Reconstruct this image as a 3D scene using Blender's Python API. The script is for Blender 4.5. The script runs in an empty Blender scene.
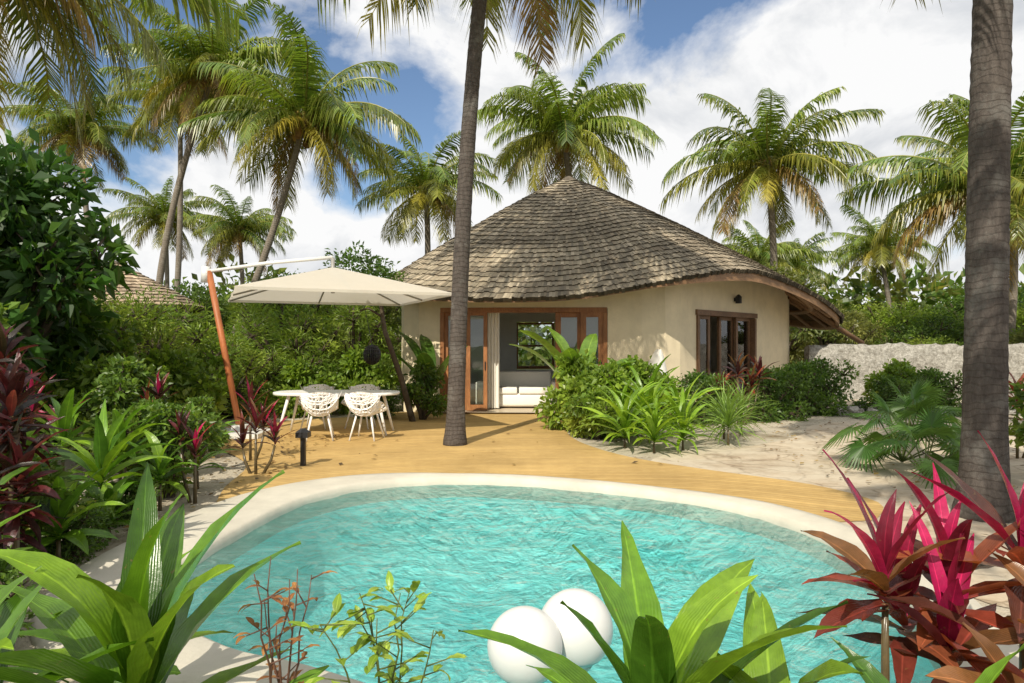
import bpy, math, random
import numpy as np
from mathutils import Vector, Matrix, noise
random.seed(7)
scene = bpy.context.scene
COL = scene.collection
scene.view_settings.view_transform = 'Standard'
scene.view_settings.look = 'None'
scene.view_settings.exposure = 0

# ------------------------------------------------------------------ helpers
class B:
    def __init__(s):
        s.v = []; s.f = []; s.c = []; s.u = []; s.m = []
    def face(s, idx, col=(1, 1, 1), uv=None, mi=0):
        s.f.append(idx); s.c.append(col); s.m.append(mi)
        s.u.append(uv if uv else [(0.5, 0.5)] * len(idx))
    def make(s, name, mats, smooth=False, loc=None):
        me = bpy.data.meshes.new(name)
        vs = s.v
        if loc is not None:
            vs = [(a[0] - loc[0], a[1] - loc[1], a[2] - loc[2]) for a in vs]
        me.from_pydata([tuple(a) for a in vs], [], s.f)
        at = me.attributes.new('Col', 'FLOAT_COLOR', 'FACE')
        arr = np.ones((len(s.f), 4), dtype=np.float32)
        if s.c: arr[:, :3] = np.array(s.c, dtype=np.float32)
        at.data.foreach_set('color', arr.ravel())
        uvl = me.uv_layers.new(name='UVMap')
        flat = [x for f in s.u for p in f for x in p]
        uvl.data.foreach_set('uv', flat)
        if not isinstance(mats, (list, tuple)): mats = [mats]
        for m in mats: me.materials.append(m)
        me.polygons.foreach_set('material_index', s.m)
        me.polygons.foreach_set('use_smooth', [smooth] * len(s.f))
        me.update()
        o = bpy.data.objects.new(name, me)
        if loc is not None: o.location = loc
        COL.objects.link(o)
        return o

def tag(o, label, cat, group=None):
    o["label"] = label; o["category"] = cat
    if group: o["group"] = group
    return o

def thing(name, loc, label, cat, group=None):
    e = bpy.data.objects.new(name, None)
    e.empty_display_size = 0.3
    e.location = loc
    COL.objects.link(e)
    return tag(e, label, cat, group)

def part(o, parent, label=None):
    pl = Vector((0, 0, 0)); p = parent
    while p is not None:
        pl += p.location; p = p.parent
    o.parent = parent
    o.location = Vector(o.location) - pl
    if label: o["label"] = label
    return o

def tube(b, pts, rad, n=8, col=(1, 1, 1), mi=0, cap=True):
    pts = [Vector(p) for p in pts]
    base = len(b.v)
    ref = None
    L = 0
    Ls = []
    for i, p in enumerate(pts):
        if i: L += (p - pts[i - 1]).length
        Ls.append(L)
        t = (pts[min(i + 1, len(pts) - 1)] - pts[max(i - 1, 0)])
        if t.length < 1e-9: t = Vector((0, 0, 1))
        t.normalize()
        if ref is None:
            ref = Vector((1, 0, 0)) if abs(t.x) < .8 else Vector((0, 1, 0))
        s = (ref - t * ref.dot(t)).normalized(); ref = s
        w = t.cross(s)
        r = rad[i] if isinstance(rad, (list, tuple)) else rad
        for k in range(n):
            a = 2 * math.pi * k / n
            b.v.append(p + s * math.cos(a) * r + w * math.sin(a) * r)
    for i in range(len(pts) - 1):
        for k in range(n):
            k2 = (k + 1) % n
            b.face((base + i * n + k, base + i * n + k2, base + (i + 1) * n + k2, base + (i + 1) * n + k), col,
                   [(k / n, Ls[i]), ((k + 1) / n, Ls[i]), ((k + 1) / n, Ls[i + 1]), (k / n, Ls[i + 1])], mi)
    if cap:
        b.face(tuple(base + k for k in reversed(range(n))), col, None, mi)
        e = base + (len(pts) - 1) * n
        b.face(tuple(e + k for k in range(n)), col, None, mi)

def box(b, c, size, rot=None, col=(1, 1, 1), mi=0):
    c = Vector(c); base = len(b.v)
    M = rot if rot is not None else Matrix.Identity(3)
    for x in (-.5, .5):
        for y in (-.5, .5):
            for z in (-.5, .5):
                b.v.append(c + M @ Vector((x * size[0], y * size[1], z * size[2])))
    for f in ((0, 1, 3, 2), (4, 6, 7, 5), (0, 4, 5, 1), (2, 3, 7, 6), (0, 2, 6, 4), (1, 5, 7, 3)):
        b.face(tuple(base + i for i in f), col, None, mi)

def ell(b, c, r, nu=14, nv=9, col=(1, 1, 1), mi=0, disp=0, seed=0):
    base = len(b.v); c = Vector(c)
    for j in range(nv + 1):
        ph = math.pi * j / nv
        for i in range(nu):
            th = 2 * math.pi * i / nu
            d = Vector((math.sin(ph) * math.cos(th), math.sin(ph) * math.sin(th), math.cos(ph)))
            k = 1 + (disp * noise.noise(d * 1.7 + Vector((seed, seed * 2.1, 0))) if disp else 0)
            b.v.append(c + Vector((d.x * r[0], d.y * r[1], d.z * r[2])) * k)
    for j in range(nv):
        for i in range(nu):
            i2 = (i + 1) % nu
            b.face((base + j * nu + i, base + (j + 1) * nu + i, base + (j + 1) * nu + i2, base + j * nu + i2), col, None, mi)

def catmull(P, n=8, closed=True):
    out = []; N = len(P)
    P = [Vector(p) for p in P]
    rng = range(N) if closed else range(N - 1)
    for i in rng:
        if closed:
            p0, p1, p2, p3 = P[i - 1], P[i], P[(i + 1) % N], P[(i + 2) % N]
        else:
            p0, p1, p2, p3 = P[max(i - 1, 0)], P[i], P[i + 1], P[min(i + 2, N - 1)]
        for k in range(n):
            t = k / n
            out.append(.5 * ((2 * p1) + (p2 - p0) * t + (2 * p0 - 5 * p1 + 4 * p2 - p3) * t * t + (-p0 + 3 * p1 - 3 * p2 + p3) * t ** 3))
    if not closed: out.append(P[-1])
    return out

# ------------------------------------------------------------------ materials
def newmat(name):
    m = bpy.data.materials.new(name); m.use_nodes = True
    nt = m.node_tree
    for n in list(nt.nodes): nt.nodes.remove(n)
    out = nt.nodes.new('ShaderNodeOutputMaterial')
    return m, nt, out
def N(nt, t, **kw):
    n = nt.nodes.new(t)
    for k, v in kw.items(): setattr(n, k, v)
    return n
def mixc(nt, a, b, fac, mode='MIX'):
    n = nt.nodes.new('ShaderNodeMix'); n.data_type = 'RGBA'; n.blend_type = mode
    for sock, val in ((n.inputs['Factor'], fac), (n.inputs['A'], a), (n.inputs['B'], b)):
        if isinstance(val, (int, float)): sock.default_value = val
        elif isinstance(val, tuple): sock.default_value = (*val, 1) if len(val) == 3 else val
        else: nt.links.new(val, sock)
    return n.outputs['Result']
def ramp(nt, fac, p0, p1, c0=(0, 0, 0), c1=(1, 1, 1)):
    n = nt.nodes.new('ShaderNodeValToRGB')
    n.color_ramp.elements[0].position = p0; n.color_ramp.elements[1].position = p1
    n.color_ramp.elements[0].color = (*c0, 1); n.color_ramp.elements[1].color = (*c1, 1)
    nt.links.new(fac, n.inputs[0]); return n.outputs[0]
def bump(nt, h, strength, dist, norm=None):
    n = nt.nodes.new('ShaderNodeBump'); n.inputs['Strength'].default_value = strength
    n.inputs['Distance'].default_value = dist
    nt.links.new(h, n.inputs['Height'])
    if norm is not None: nt.links.new(norm, n.inputs['Normal'])
    return n.outputs[0]
def objc(nt, scale=None):
    tc = nt.nodes.new('ShaderNodeTexCoord')
    if scale is None: return tc.outputs['Object']
    mp = nt.nodes.new('ShaderNodeMapping'); mp.inputs['Scale'].default_value = scale
    nt.links.new(tc.outputs['Object'], mp.inputs[0]); return mp.outputs[0]
def noi(nt, vec, scale, detail=4, rough=.6, dist=0):
    n = N(nt, 'ShaderNodeTexNoise'); n.inputs['Scale'].default_value = scale
    n.inputs['Detail'].default_value = detail; n.inputs['Roughness'].default_value = rough
    n.inputs['Distortion'].default_value = dist
    nt.links.new(vec, n.inputs['Vector']); return n.outputs['Fac']
def math_(nt, op, a, b=None):
    n = N(nt, 'ShaderNodeMath', operation=op)
    for i, v in enumerate((a, b)):
        if v is None: continue
        if isinstance(v, (int, float)): n.inputs[i].default_value = v
        else: nt.links.new(v, n.inputs[i])
    return n.outputs[0]
def princ(nt, out, color, rough=.6, normal=None, spec=.5, metal=0):
    p = N(nt, 'ShaderNodeBsdfPrincipled')
    if isinstance(color, tuple): p.inputs['Base Color'].default_value = (*color, 1)
    else: nt.links.new(color, p.inputs['Base Color'])
    if isinstance(rough, (int, float)): p.inputs['Roughness'].default_value = rough
    else: nt.links.new(rough, p.inputs['Roughness'])
    p.inputs['Specular IOR Level'].default_value = spec
    p.inputs['Metallic'].default_value = metal
    if normal is not None: nt.links.new(normal, p.inputs['Normal'])
    nt.links.new(p.outputs[0], out.inputs[0])
    return p

def leaf_mat(name, trans=.3, rough=.42, ribs=False, spec=.45):
    m, nt, out = newmat(name)
    at = N(nt, 'ShaderNodeAttribute', attribute_name='Col')
    oc = objc(nt)
    n1 = noi(nt, oc, 1.3, 3)
    v = ramp(nt, n1, .3, .7, (.75, .78, .72), (1.25, 1.2, 1.1))
    col = mixc(nt, at.outputs['Color'], v, 1.0, 'MULTIPLY')
    nrm = None
    if ribs:
        uv = N(nt, 'ShaderNodeUVMap')
        sp = N(nt, 'ShaderNodeSeparateXYZ'); nt.links.new(uv.outputs[0], sp.inputs[0])
        d = math_(nt, 'ABSOLUTE', math_(nt, 'SUBTRACT', sp.outputs[0], .5))
        rib = ramp(nt, d, .015, .05, (1, 1, 1), (0, 0, 0))
        fine = noi(nt, oc, 60, 3)
        ph = math_(nt, 'ADD', math_(nt, 'MULTIPLY', d, 90.0), math_(nt, 'MULTIPLY', sp.outputs[1], -55.0))
        vein = math_(nt, 'SINE', ph)
        col = mixc(nt, col, mixc(nt, col, (2.2, 2.0, 2.0), 1.0, 'MULTIPLY'), math_(nt, 'MULTIPLY', rib, .6))
        blot = ramp(nt, noi(nt, oc, 14, 4), .35, .7, (.74, .77, .72), (1.18, 1.15, 1.1))
        col = mixc(nt, col, blot, 1.0, 'MULTIPLY')
        spots = ramp(nt, noi(nt, oc, 45, 2, .5), .70, .76)
        col = mixc(nt, col, (.22, .14, .05), math_(nt, 'MULTIPLY', spots, .6))
        tipb = ramp(nt, math_(nt, 'ADD', sp.outputs[1], math_(nt, 'MULTIPLY', noi(nt, oc, 9, 3), .25)), 1.05, 1.13)
        col = mixc(nt, col, (.22, .14, .06), math_(nt, 'MULTIPLY', tipb, .7))
        h = math_(nt, 'ADD', math_(nt, 'MULTIPLY', vein, .35), math_(nt, 'ADD', math_(nt, 'MULTIPLY', rib, -1.0), fine))
        nrm = bump(nt, h, .35, .003)
    p = N(nt, 'ShaderNodeBsdfPrincipled'); nt.links.new(col, p.inputs['Base Color'])
    p.inputs['Roughness'].default_value = rough; p.inputs['Specular IOR Level'].default_value = spec
    t = N(nt, 'ShaderNodeBsdfTranslucent')
    tcol = mixc(nt, col, (1.8, 1.8, .8), 1.0, 'MULTIPLY'); nt.links.new(tcol, t.inputs[0])
    if nrm is not None:
        nt.links.new(nrm, p.inputs['Normal'])
    mx = N(nt, 'ShaderNodeMixShader'); mx.inputs[0].default_value = trans
    nt.links.new(p.outputs[0], mx.inputs[1]); nt.links.new(t.outputs[0], mx.inputs[2])
    nt.links.new(mx.outputs[0], out.inputs[0])
    return m
M_leaf = leaf_mat('foliage', .33)
M_palm = leaf_mat('palm_foliage', .3, .36, False, .6)
M_blade = leaf_mat('broad_blade', .28, .27, True, .6)

def bark_mat(name, c0, c1, ring=14, strength=.6, dk=.4, pale=(.25, .245, .225)):
    m, nt, out = newmat(name)
    oc = objc(nt)
    uv = N(nt, 'ShaderNodeUVMap')
    sp = N(nt, 'ShaderNodeSeparateXYZ'); nt.links.new(uv.outputs[0], sp.inputs[0])
    wob = noi(nt, oc, 2.2, 3)
    yy = math_(nt, 'ADD', math_(nt, 'MULTIPLY', sp.outputs[1], float(ring)), math_(nt, 'MULTIPLY', wob, 3.2))
    w = math_(nt, 'FRACT', yy)
    crack = ramp(nt, w, .0, .22, (0, 0, 0), (1, 1, 1))
    n1 = noi(nt, objc(nt, (1, 1, .35)), 20, 7, .75)
    n2 = noi(nt, oc, 2.4, 5, .7)
    col = mixc(nt, c0, c1, ramp(nt, n1, .3, .7))
    col = mixc(nt, col, pale, math_(nt, 'MULTIPLY', ramp(nt, n2, .52, .7), .5))
    col = mixc(nt, col, (.045, .038, .033), math_(nt, 'MULTIPLY', math_(nt, 'SUBTRACT', 1.0, crack), dk))
    h = math_(nt, 'ADD', math_(nt, 'MULTIPLY', crack, .5), math_(nt, 'MULTIPLY', n1, 1.6))
    princ(nt, out, col, .85, bump(nt, h, strength, .02), .2)
    return m
M_bark = bark_mat('palm_bark', (.05, .042, .038), (.13, .11, .097), 14, .7, .35)
M_bark_pale = bark_mat('pale_palm_bark', (.14, .115, .09), (.28, .245, .20), 12, .6, .35, (.36, .34, .30))  # background trunks: paling with distance is put into the bark colour
M_wood_dark = bark_mat('branch_bark', (.06, .045, .03), (.12, .09, .06), 3)

def wood_mat(name, c0, c1, scale=(1, 1, 1), rough=.5):
    m, nt, out = newmat(name)
    n1 = noi(nt, objc(nt, scale), 9, 5, .65, .6)
    n2 = noi(nt, objc(nt), 1.8, 3)
    col = mixc(nt, c0, c1, ramp(nt, n1, .3, .7))
    col = mixc(nt, col, ramp(nt, n2, .3, .7, (.7, .7, .7), (1.15, 1.15, 1.15)), 1.0, 'MULTIPLY')
    princ(nt, out, col, rough, bump(nt, n1, .3, .01), .4)
    return m
M_wood = wood_mat('door_timber', (.24, .09, .03), (.42, .19, .07), (4, 4, .5))
M_dark_door = wood_mat('dark_door_timber', (.11, .055, .03), (.25, .135, .065), (3, 3, 3))
M_beam = wood_mat('beam_timber', (.17, .09, .045), (.38, .22, .11), (3, 3, 3))
M_mast = wood_mat('mast_timber', (.36, .11, .035), (.50, .18, .07), (5, 5, .5))

def plaster_mat(name, c, amp=.12, sc=2.2, bs=.25):
    m, nt, out = newmat(name)
    oc = objc(nt)
    n1 = noi(nt, oc, sc, 6, .65); n2 = noi(nt, oc, 26, 5, .7)
    st = noi(nt, objc(nt, (3.5, 3.5, .35)), 2.0, 4, .6)
    col = mixc(nt, tuple(x * (1 - amp * 1.6) for x in c), tuple(min(1, x * (1 + amp * .6)) for x in c), ramp(nt, n1, .3, .7))
    col = mixc(nt, col, tuple(x * .76 for x in c), math_(nt, 'MULTIPLY', ramp(nt, st, .55, .8), .3))
    h = math_(nt, 'ADD', n1, math_(nt, 'MULTIPLY', n2, .5))
    princ(nt, out, col, .85, bump(nt, h, bs, .03), .2)
    return m
M_plaster = plaster_mat('cream_plaster', (.78, .67, .47), .08)
M_inner = plaster_mat('white_plaster', (.86, .84, .78), .05)
M_rim = plaster_mat('pool_rim_plaster', (.60, .56, .47), .12, 1.6, .3)

def simple_mat(name, c, rough=.5, spec=.5, metal=0, amp=.06, sc=12, bs=.05):
    m, nt, out = newmat(name)
    n1 = noi(nt, objc(nt), sc, 4)
    col = mixc(nt, tuple(x * (1 - amp) for x in c), tuple(min(1, x * (1 + amp)) for x in c), n1)
    princ(nt, out, col, rough, bump(nt, n1, bs, .01), spec, metal)
    return m
M_white = simple_mat('white_paint', (.82, .81, .79), .35)
M_globe = simple_mat('globe_plastic', (.70, .70, .69), .3, .5, 0, .03, 5, .0)
M_black = simple_mat('black_metal', (.02, .02, .022), .4)
M_sofa = simple_mat('linen', (.86, .83, .76), .9, .1, 0, .06, 30, .4)
M_steel = simple_mat('painted_steel', (.74, .74, .72), .35, .5, 0)
M_ribs = simple_mat('grey_steel', (.30, .29, .27), .4, .5, 0)
M_floor = simple_mat('cement_floor', (.58, .48, .34), .35, .5, 0, .15, 2)

def canvas():
    m, nt, out = newmat('parasol_canvas')
    n1 = noi(nt, objc(nt), 2.5, 4)
    col = mixc(nt, (.72, .68, .59), (.80, .76, .68), n1)
    p = N(nt, 'ShaderNodeBsdfPrincipled'); nt.links.new(col, p.inputs['Base Color']); p.inputs['Roughness'].default_value = .9
    t = N(nt, 'ShaderNodeBsdfTranslucent'); nt.links.new(col, t.inputs[0])
    mx = N(nt, 'ShaderNodeMixShader'); mx.inputs[0].default_value = .4
    nt.links.new(p.outputs[0], mx.inputs[1]); nt.links.new(t.outputs[0], mx.inputs[2]); nt.links.new(mx.outputs[0], out.inputs[0])
    return m
M_canvas = canvas()

def glass():
    m, nt, out = newmat('window_glass')
    fr = N(nt, 'ShaderNodeFresnel'); fr.inputs[0].default_value = 1.5
    t = N(nt, 'ShaderNodeBsdfTransparent'); t.inputs[0].default_value = (.85, .9, .88, 1)
    g = N(nt, 'ShaderNodeBsdfGlossy'); g.inputs['Roughness'].default_value = .02
    f2 = math_(nt, 'ADD', math_(nt, 'MULTIPLY', fr.outputs[0], 1.0), .04)
    mx = N(nt, 'ShaderNodeMixShader'); nt.links.new(f2, mx.inputs[0])
    nt.links.new(t.outputs[0], mx.inputs[1]); nt.links.new(g.outputs[0], mx.inputs[2]); nt.links.new(mx.outputs[0], out.inputs[0])
    return m
M_glass = glass()

def thatch_mat():
    m, nt, out = newmat('thatch')
    at = N(nt, 'ShaderNodeAttribute', attribute_name='Col')
    uv = N(nt, 'ShaderNodeUVMap')
    mp = N(nt, 'ShaderNodeMapping'); mp.inputs['Scale'].default_value = (10, .8, 1)
    nt.links.new(uv.outputs[0], mp.inputs[0])
    n1 = noi(nt, mp.outputs[0], 3, 5, .7)
    n2 = noi(nt, objc(nt), 1.1, 4)
    col = mixc(nt, at.outputs['Color'], ramp(nt, n1, .25, .75, (.5, .48, .46), (1.35, 1.33, 1.3)), 1.0, 'MULTIPLY')
    col = mixc(nt, col, ramp(nt, n2, .3, .7, (.76, .75, .74), (1.15, 1.14, 1.1)), 1.0, 'MULTIPLY')
    princ(nt, out, col, .9, bump(nt, n1, .6, .02), .15)
    return m
M_thatch = thatch_mat()

def ground_mat():
    m, nt, out = newmat('sandy_soil')
    oc = objc(nt)
    n1 = noi(nt, oc, .6, 6, .65); n2 = noi(nt, oc, 9, 6, .75); n3 = noi(nt, oc, 55, 3)
    col = mixc(nt, (.42, .36, .27), (.62, .56, .45), n2)
    col = mixc(nt, col, (.20, .15, .09), ramp(nt, n1, .52, .68))
    vo = N(nt, 'ShaderNodeTexVoronoi'); vo.inputs['Scale'].default_value = 16; nt.links.new(oc, vo.inputs['Vector'])
    lit = ramp(nt, vo.outputs['Distance'], .18, .26, (1, 1, 1), (0, 0, 0))
    pick = ramp(nt, noi(nt, oc, 2.3, 4), .5, .62)
    col = mixc(nt, col, (.2, .12, .06), math_(nt, 'MULTIPLY', lit, pick))
    far = N(nt, 'ShaderNodeVectorMath', operation='LENGTH'); nt.links.new(oc, far.inputs[0])
    col = mixc(nt, col, (.06, .075, .03), ramp(nt, math_(nt, 'MULTIPLY', far.outputs['Value'], .01), .22, .4))
    h = math_(nt, 'ADD', n2, math_(nt, 'MULTIPLY', n3, .4))
    princ(nt, out, col, .95, bump(nt, h, .8, .05), .1)
    return m
M_ground = ground_mat()

def deck_mat(name, c0, c1, width, center, seam=.35):
    m, nt, out = newmat(name)
    oc = objc(nt)
    sub = N(nt, 'ShaderNodeVectorMath', operation='SUBTRACT'); nt.links.new(oc, sub.inputs[0]); sub.inputs[1].default_value = center
    ln = N(nt, 'ShaderNodeVectorMath', operation='LENGTH'); nt.links.new(sub.outputs[0], ln.inputs[0])
    wob = noi(nt, oc, .35, 2)
    d = math_(nt, 'ADD', math_(nt, 'MULTIPLY', ln.outputs['Value'], 1 / width), math_(nt, 'MULTIPLY', wob, 6.0))
    fr = math_(nt, 'FRACT', d); fl = math_(nt, 'FLOOR', d)
    wn = N(nt, 'ShaderNodeTexWhiteNoise', noise_dimensions='1D'); nt.links.new(fl, wn.inputs['W'])
    gap = ramp(nt, math_(nt, 'ABSOLUTE', math_(nt, 'SUBTRACT', fr, .5)), .36, .47)
    n2 = noi(nt, oc, 7, 7, .75); n3 = noi(nt, oc, .9, 4); n4 = noi(nt, oc, 60, 3)
    col = mixc(nt, c0, c1, ramp(nt, n2, .25, .75))
    col = mixc(nt, col, ramp(nt, wn.outputs[0], 0, 1, (.90, .89, .88), (1.06, 1.06, 1.06)), 1.0, 'MULTIPLY')
    col = mixc(nt, col, ramp(nt, n3, .35, .7, (.80, .79, .77), (1.08, 1.08, 1.08)), 1.0, 'MULTIPLY')
    col = mixc(nt, col, tuple(x * .42 for x in c0), math_(nt, 'MULTIPLY', gap, seam))
    h = math_(nt, 'ADD', math_(nt, 'ADD', math_(nt, 'MULTIPLY', gap, -1.0), math_(nt, 'MULTIPLY', n2, .5)), math_(nt, 'MULTIPLY', n4, .3))
    princ(nt, out, col, .75, bump(nt, h, .45, .01), .25)
    return m
M_deck = deck_mat('terrace_planks', (.48, .31, .11), (.61, .42, .17), .10, (.5, 1.5, 0), .38)

def paving_mat():
    m, nt, out = newmat('stone_paving')
    oc = objc(nt)
    nz = N(nt, 'ShaderNodeTexNoise'); nz.inputs['Scale'].default_value = 2.5; nt.links.new(oc, nz.inputs['Vector'])
    ws = N(nt, 'ShaderNodeVectorMath', operation='SCALE'); nt.links.new(nz.outputs['Color'], ws.inputs[0]); ws.inputs['Scale'].default_value = .4
    ad = N(nt, 'ShaderNodeVectorMath', operation='ADD'); nt.links.new(oc, ad.inputs[0]); nt.links.new(ws.outputs[0], ad.inputs[1])
    v1 = N(nt, 'ShaderNodeTexVoronoi', feature='DISTANCE_TO_EDGE'); v1.inputs['Scale'].default_value = 1.4; nt.links.new(ad.outputs[0], v1.inputs['Vector'])
    e = ramp(nt, v1.outputs['Distance'], .0, .05)
    n1 = noi(nt, oc, 5, 8, .75); n3 = noi(nt, oc, 1.3, 4)
    sand = ramp(nt, noi(nt, oc, .9, 5, .7), .42, .58)
    col = mixc(nt, (.38, .30, .21), (.58, .49, .37), ramp(nt, n1, .3, .7))
    col = mixc(nt, col, ramp(nt, n3, .35, .65, (.8, .78, .76), (1.1, 1.1, 1.1)), 1.0, 'MULTIPLY')
    col = mixc(nt, mixc(nt, col, (.62, .58, .54), 1.0, 'MULTIPLY'), col, e)
    col = mixc(nt, col, (.58, .51, .40), math_(nt, 'MULTIPLY', sand, .7))
    h = math_(nt, 'ADD', math_(nt, 'MULTIPLY', e, .6), math_(nt, 'MULTIPLY', n1, .9))
    princ(nt, out, col, .8, bump(nt, h, .6, .02), .2)
    return m
M_path = paving_mat()

def coral_mat():
    m, nt, out = newmat('coral_stone')
    oc = objc(nt)
    n0 = noi(nt, oc, 3.0, 5, .7); n1 = noi(nt, oc, 9, 7, .8)
    col = mixc(nt, (.28, .255, .21), (.74, .71, .64), ramp(nt, n1, .35, .62))
    col = mixc(nt, col, (.24, .22, .18), math_(nt, 'MULTIPLY', ramp(nt, n0, .54, .68), .6))
    h = math_(nt, 'ADD', n0, n1)
    princ(nt, out, col, .95, bump(nt, h, 1, .14), .1)
    return m
M_coral = coral_mat()

def basin_mat():
    m, nt, out = newmat('pool_plaster')
    oc = objc(nt)
    n1 = noi(nt, oc, 1.1, 4)
    col = mixc(nt, (.24, .70, .68), (.40, .82, .78), n1)
    princ(nt, out, col, .6, None, .3)
    return m
M_basin = basin_mat()

def water_mat():
    m, nt, out = newmat('pool_water')
    oc = objc(nt)
    nz = N(nt, 'ShaderNodeTexNoise'); nz.inputs['Scale'].default_value = 1.3; nz.inputs['Detail'].default_value = 3
    nt.links.new(oc, nz.inputs['Vector'])
    ws = N(nt, 'ShaderNodeVectorMath', operation='SCALE'); nt.links.new(nz.outputs['Color'], ws.inputs[0]); ws.inputs['Scale'].default_value = 1.1
    ad = N(nt, 'ShaderNodeVectorMath', operation='ADD'); nt.links.new(oc, ad.inputs[0]); nt.links.new(ws.outputs[0], ad.inputs[1])
    mp = N(nt, 'ShaderNodeMapping'); mp.inputs['Scale'].default_value = (1, 1.6, 1); mp.inputs['Rotation'].default_value = (0, 0, .5)
    nt.links.new(ad.outputs[0], mp.inputs[0])
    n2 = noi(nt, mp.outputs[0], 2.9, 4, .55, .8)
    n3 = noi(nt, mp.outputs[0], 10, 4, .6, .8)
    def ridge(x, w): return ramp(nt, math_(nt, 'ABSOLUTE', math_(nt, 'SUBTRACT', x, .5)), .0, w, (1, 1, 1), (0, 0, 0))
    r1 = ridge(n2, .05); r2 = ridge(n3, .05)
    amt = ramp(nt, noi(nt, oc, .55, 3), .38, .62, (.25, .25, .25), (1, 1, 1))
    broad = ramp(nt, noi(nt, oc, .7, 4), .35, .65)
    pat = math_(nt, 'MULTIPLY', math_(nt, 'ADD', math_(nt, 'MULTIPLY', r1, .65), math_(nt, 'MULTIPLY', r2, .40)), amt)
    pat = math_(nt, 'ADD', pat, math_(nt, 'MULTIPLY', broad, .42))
    tint = mixc(nt, (.60, .90, .93), (1.0, 1.0, 1.0), pat)  # caustic and ripple highlights painted into the tint and the diffuse mix
    h = math_(nt, 'ADD', n2, math_(nt, 'MULTIPLY', n3, .4))
    nrm = bump(nt, h, .55, .08)
    t = N(nt, 'ShaderNodeBsdfTransparent'); nt.links.new(tint, t.inputs[0])
    g = N(nt, 'ShaderNodeBsdfGlossy'); g.inputs['Roughness'].default_value = .05; nt.links.new(nrm, g.inputs['Normal'])
    fr = N(nt, 'ShaderNodeFresnel'); fr.inputs[0].default_value = 1.34; nt.links.new(nrm, fr.inputs['Normal'])
    df = N(nt, 'ShaderNodeBsdfDiffuse'); df.inputs[0].default_value = (.60, .92, .87, 1); nt.links.new(nrm, df.inputs['Normal'])
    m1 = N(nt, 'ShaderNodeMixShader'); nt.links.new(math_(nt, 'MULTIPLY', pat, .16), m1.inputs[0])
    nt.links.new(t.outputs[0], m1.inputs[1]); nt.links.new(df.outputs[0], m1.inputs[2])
    m2 = N(nt, 'ShaderNodeMixShader'); nt.links.new(fr.outputs[0], m2.inputs[0])
    nt.links.new(m1.outputs[0], m2.inputs[1]); nt.links.new(g.outputs[0], m2.inputs[2])
    nt.links.new(m2.outputs[0], out.inputs[0])
    return m
M_water = water_mat()

# ------------------------------------------------------------------ world, sun, camera
SUN_EL = math.radians(43)
sdx, sdy = .36, .933
w = bpy.data.worlds.new("World"); scene.world = w; w.use_nodes = True
nt = w.node_tree
for n in list(nt.nodes): nt.nodes.remove(n)
wo = nt.nodes.new('ShaderNodeOutputWorld'); bg = nt.nodes.new('ShaderNodeBackground')
sk = nt.nodes.new('ShaderNodeTexSky'); sk.sky_type = 'NISHITA'; sk.sun_disc = False
sk.sun_elevation = SUN_EL; sk.sun_rotation = math.atan2(-sdx, -sdy) % (2 * math.pi)
sk.air_density = 1.0; sk.dust_density = .4; sk.ozone_density = 3.0
tc = nt.nodes.new('ShaderNodeTexCoord')
mp = nt.nodes.new('ShaderNodeMapping'); mp.inputs['Scale'].default_value = (1, 1, 1.35); mp.inputs['Location'].default_value = (1.7, 4.4, 2.3)
nt.links.new(tc.outputs['Generated'], mp.inputs[0])
c1 = noi(nt, mp.outputs[0], 3.8, 11, .58, .3)
c2 = noi(nt, mp.outputs[0], 5.0, 9, .6, .4)
def spot(direction, cosw, amt):
    d = Vector(direction).normalized()
    dp = N(nt, 'ShaderNodeVectorMath', operation='DOT_PRODUCT'); nt.links.new(tc.outputs['Generated'], dp.inputs[0]); dp.inputs[1].default_value = d
    mr = N(nt, 'ShaderNodeMapRange', interpolation_type='SMOOTHSTEP'); nt.links.new(dp.outputs['Value'], mr.inputs[0])
    mr.inputs[1].default_value = cosw; mr.inputs[2].default_value = 1; mr.inputs[3].default_value = 0; mr.inputs[4].default_value = amt
    return mr.outputs[0]
def pxdir(px, py): return ((px - 512) / 683, 1, (345 - py) / 683)
cov = math_(nt, 'ADD', c1, .20)
for (px, py, cw, a) in ((640, 0, .972, -.30), (395, 90, .988, -.25), (350, 190, .994, -.18), (100, 60, .98, -.22), (240, 40, .985, -.18), (560, 150, .975, .12), (700, 160, .975, .12), (850, 60, .97, .10)):
    cov = math_(nt, 'ADD', cov, spot(pxdir(px, py), cw, a))
mask = ramp(nt, cov, .45, .60)
sh = ramp(nt, c2, .34, .54, (5.3, 5.5, 5.8), (7.8, 7.8, 7.8))
colr = mixc(nt, sk.outputs[0], sh, mask)
nt.links.new(colr, bg.inputs[0]); bg.inputs[1].default_value = .125
nt.links.new(bg.outputs[0], wo.inputs[0])

sl = bpy.data.lights.new('sun', 'SUN'); sl.energy = 5.0; sl.angle = math.radians(.5); sl.color = (1, .92, .77)
so = bpy.data.objects.new('sun', sl); COL.objects.link(so)
so.rotation_euler = Vector((sdx * math.cos(SUN_EL), sdy * math.cos(SUN_EL), -math.sin(SUN_EL))).to_track_quat('-Z', 'Y').to_euler()
so.location = (-20, -10, 30)

cam = bpy.data.cameras.new('camera'); cam.lens = 24; cam.sensor_width = 36; cam.clip_end = 2000; cam.clip_start = .05
co = bpy.data.objects.new('camera', cam); COL.objects.link(co); co.location = (0, 0, 1.6)
co.rotation_euler = (math.radians(90.29), 0, 0); scene.camera = co

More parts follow.
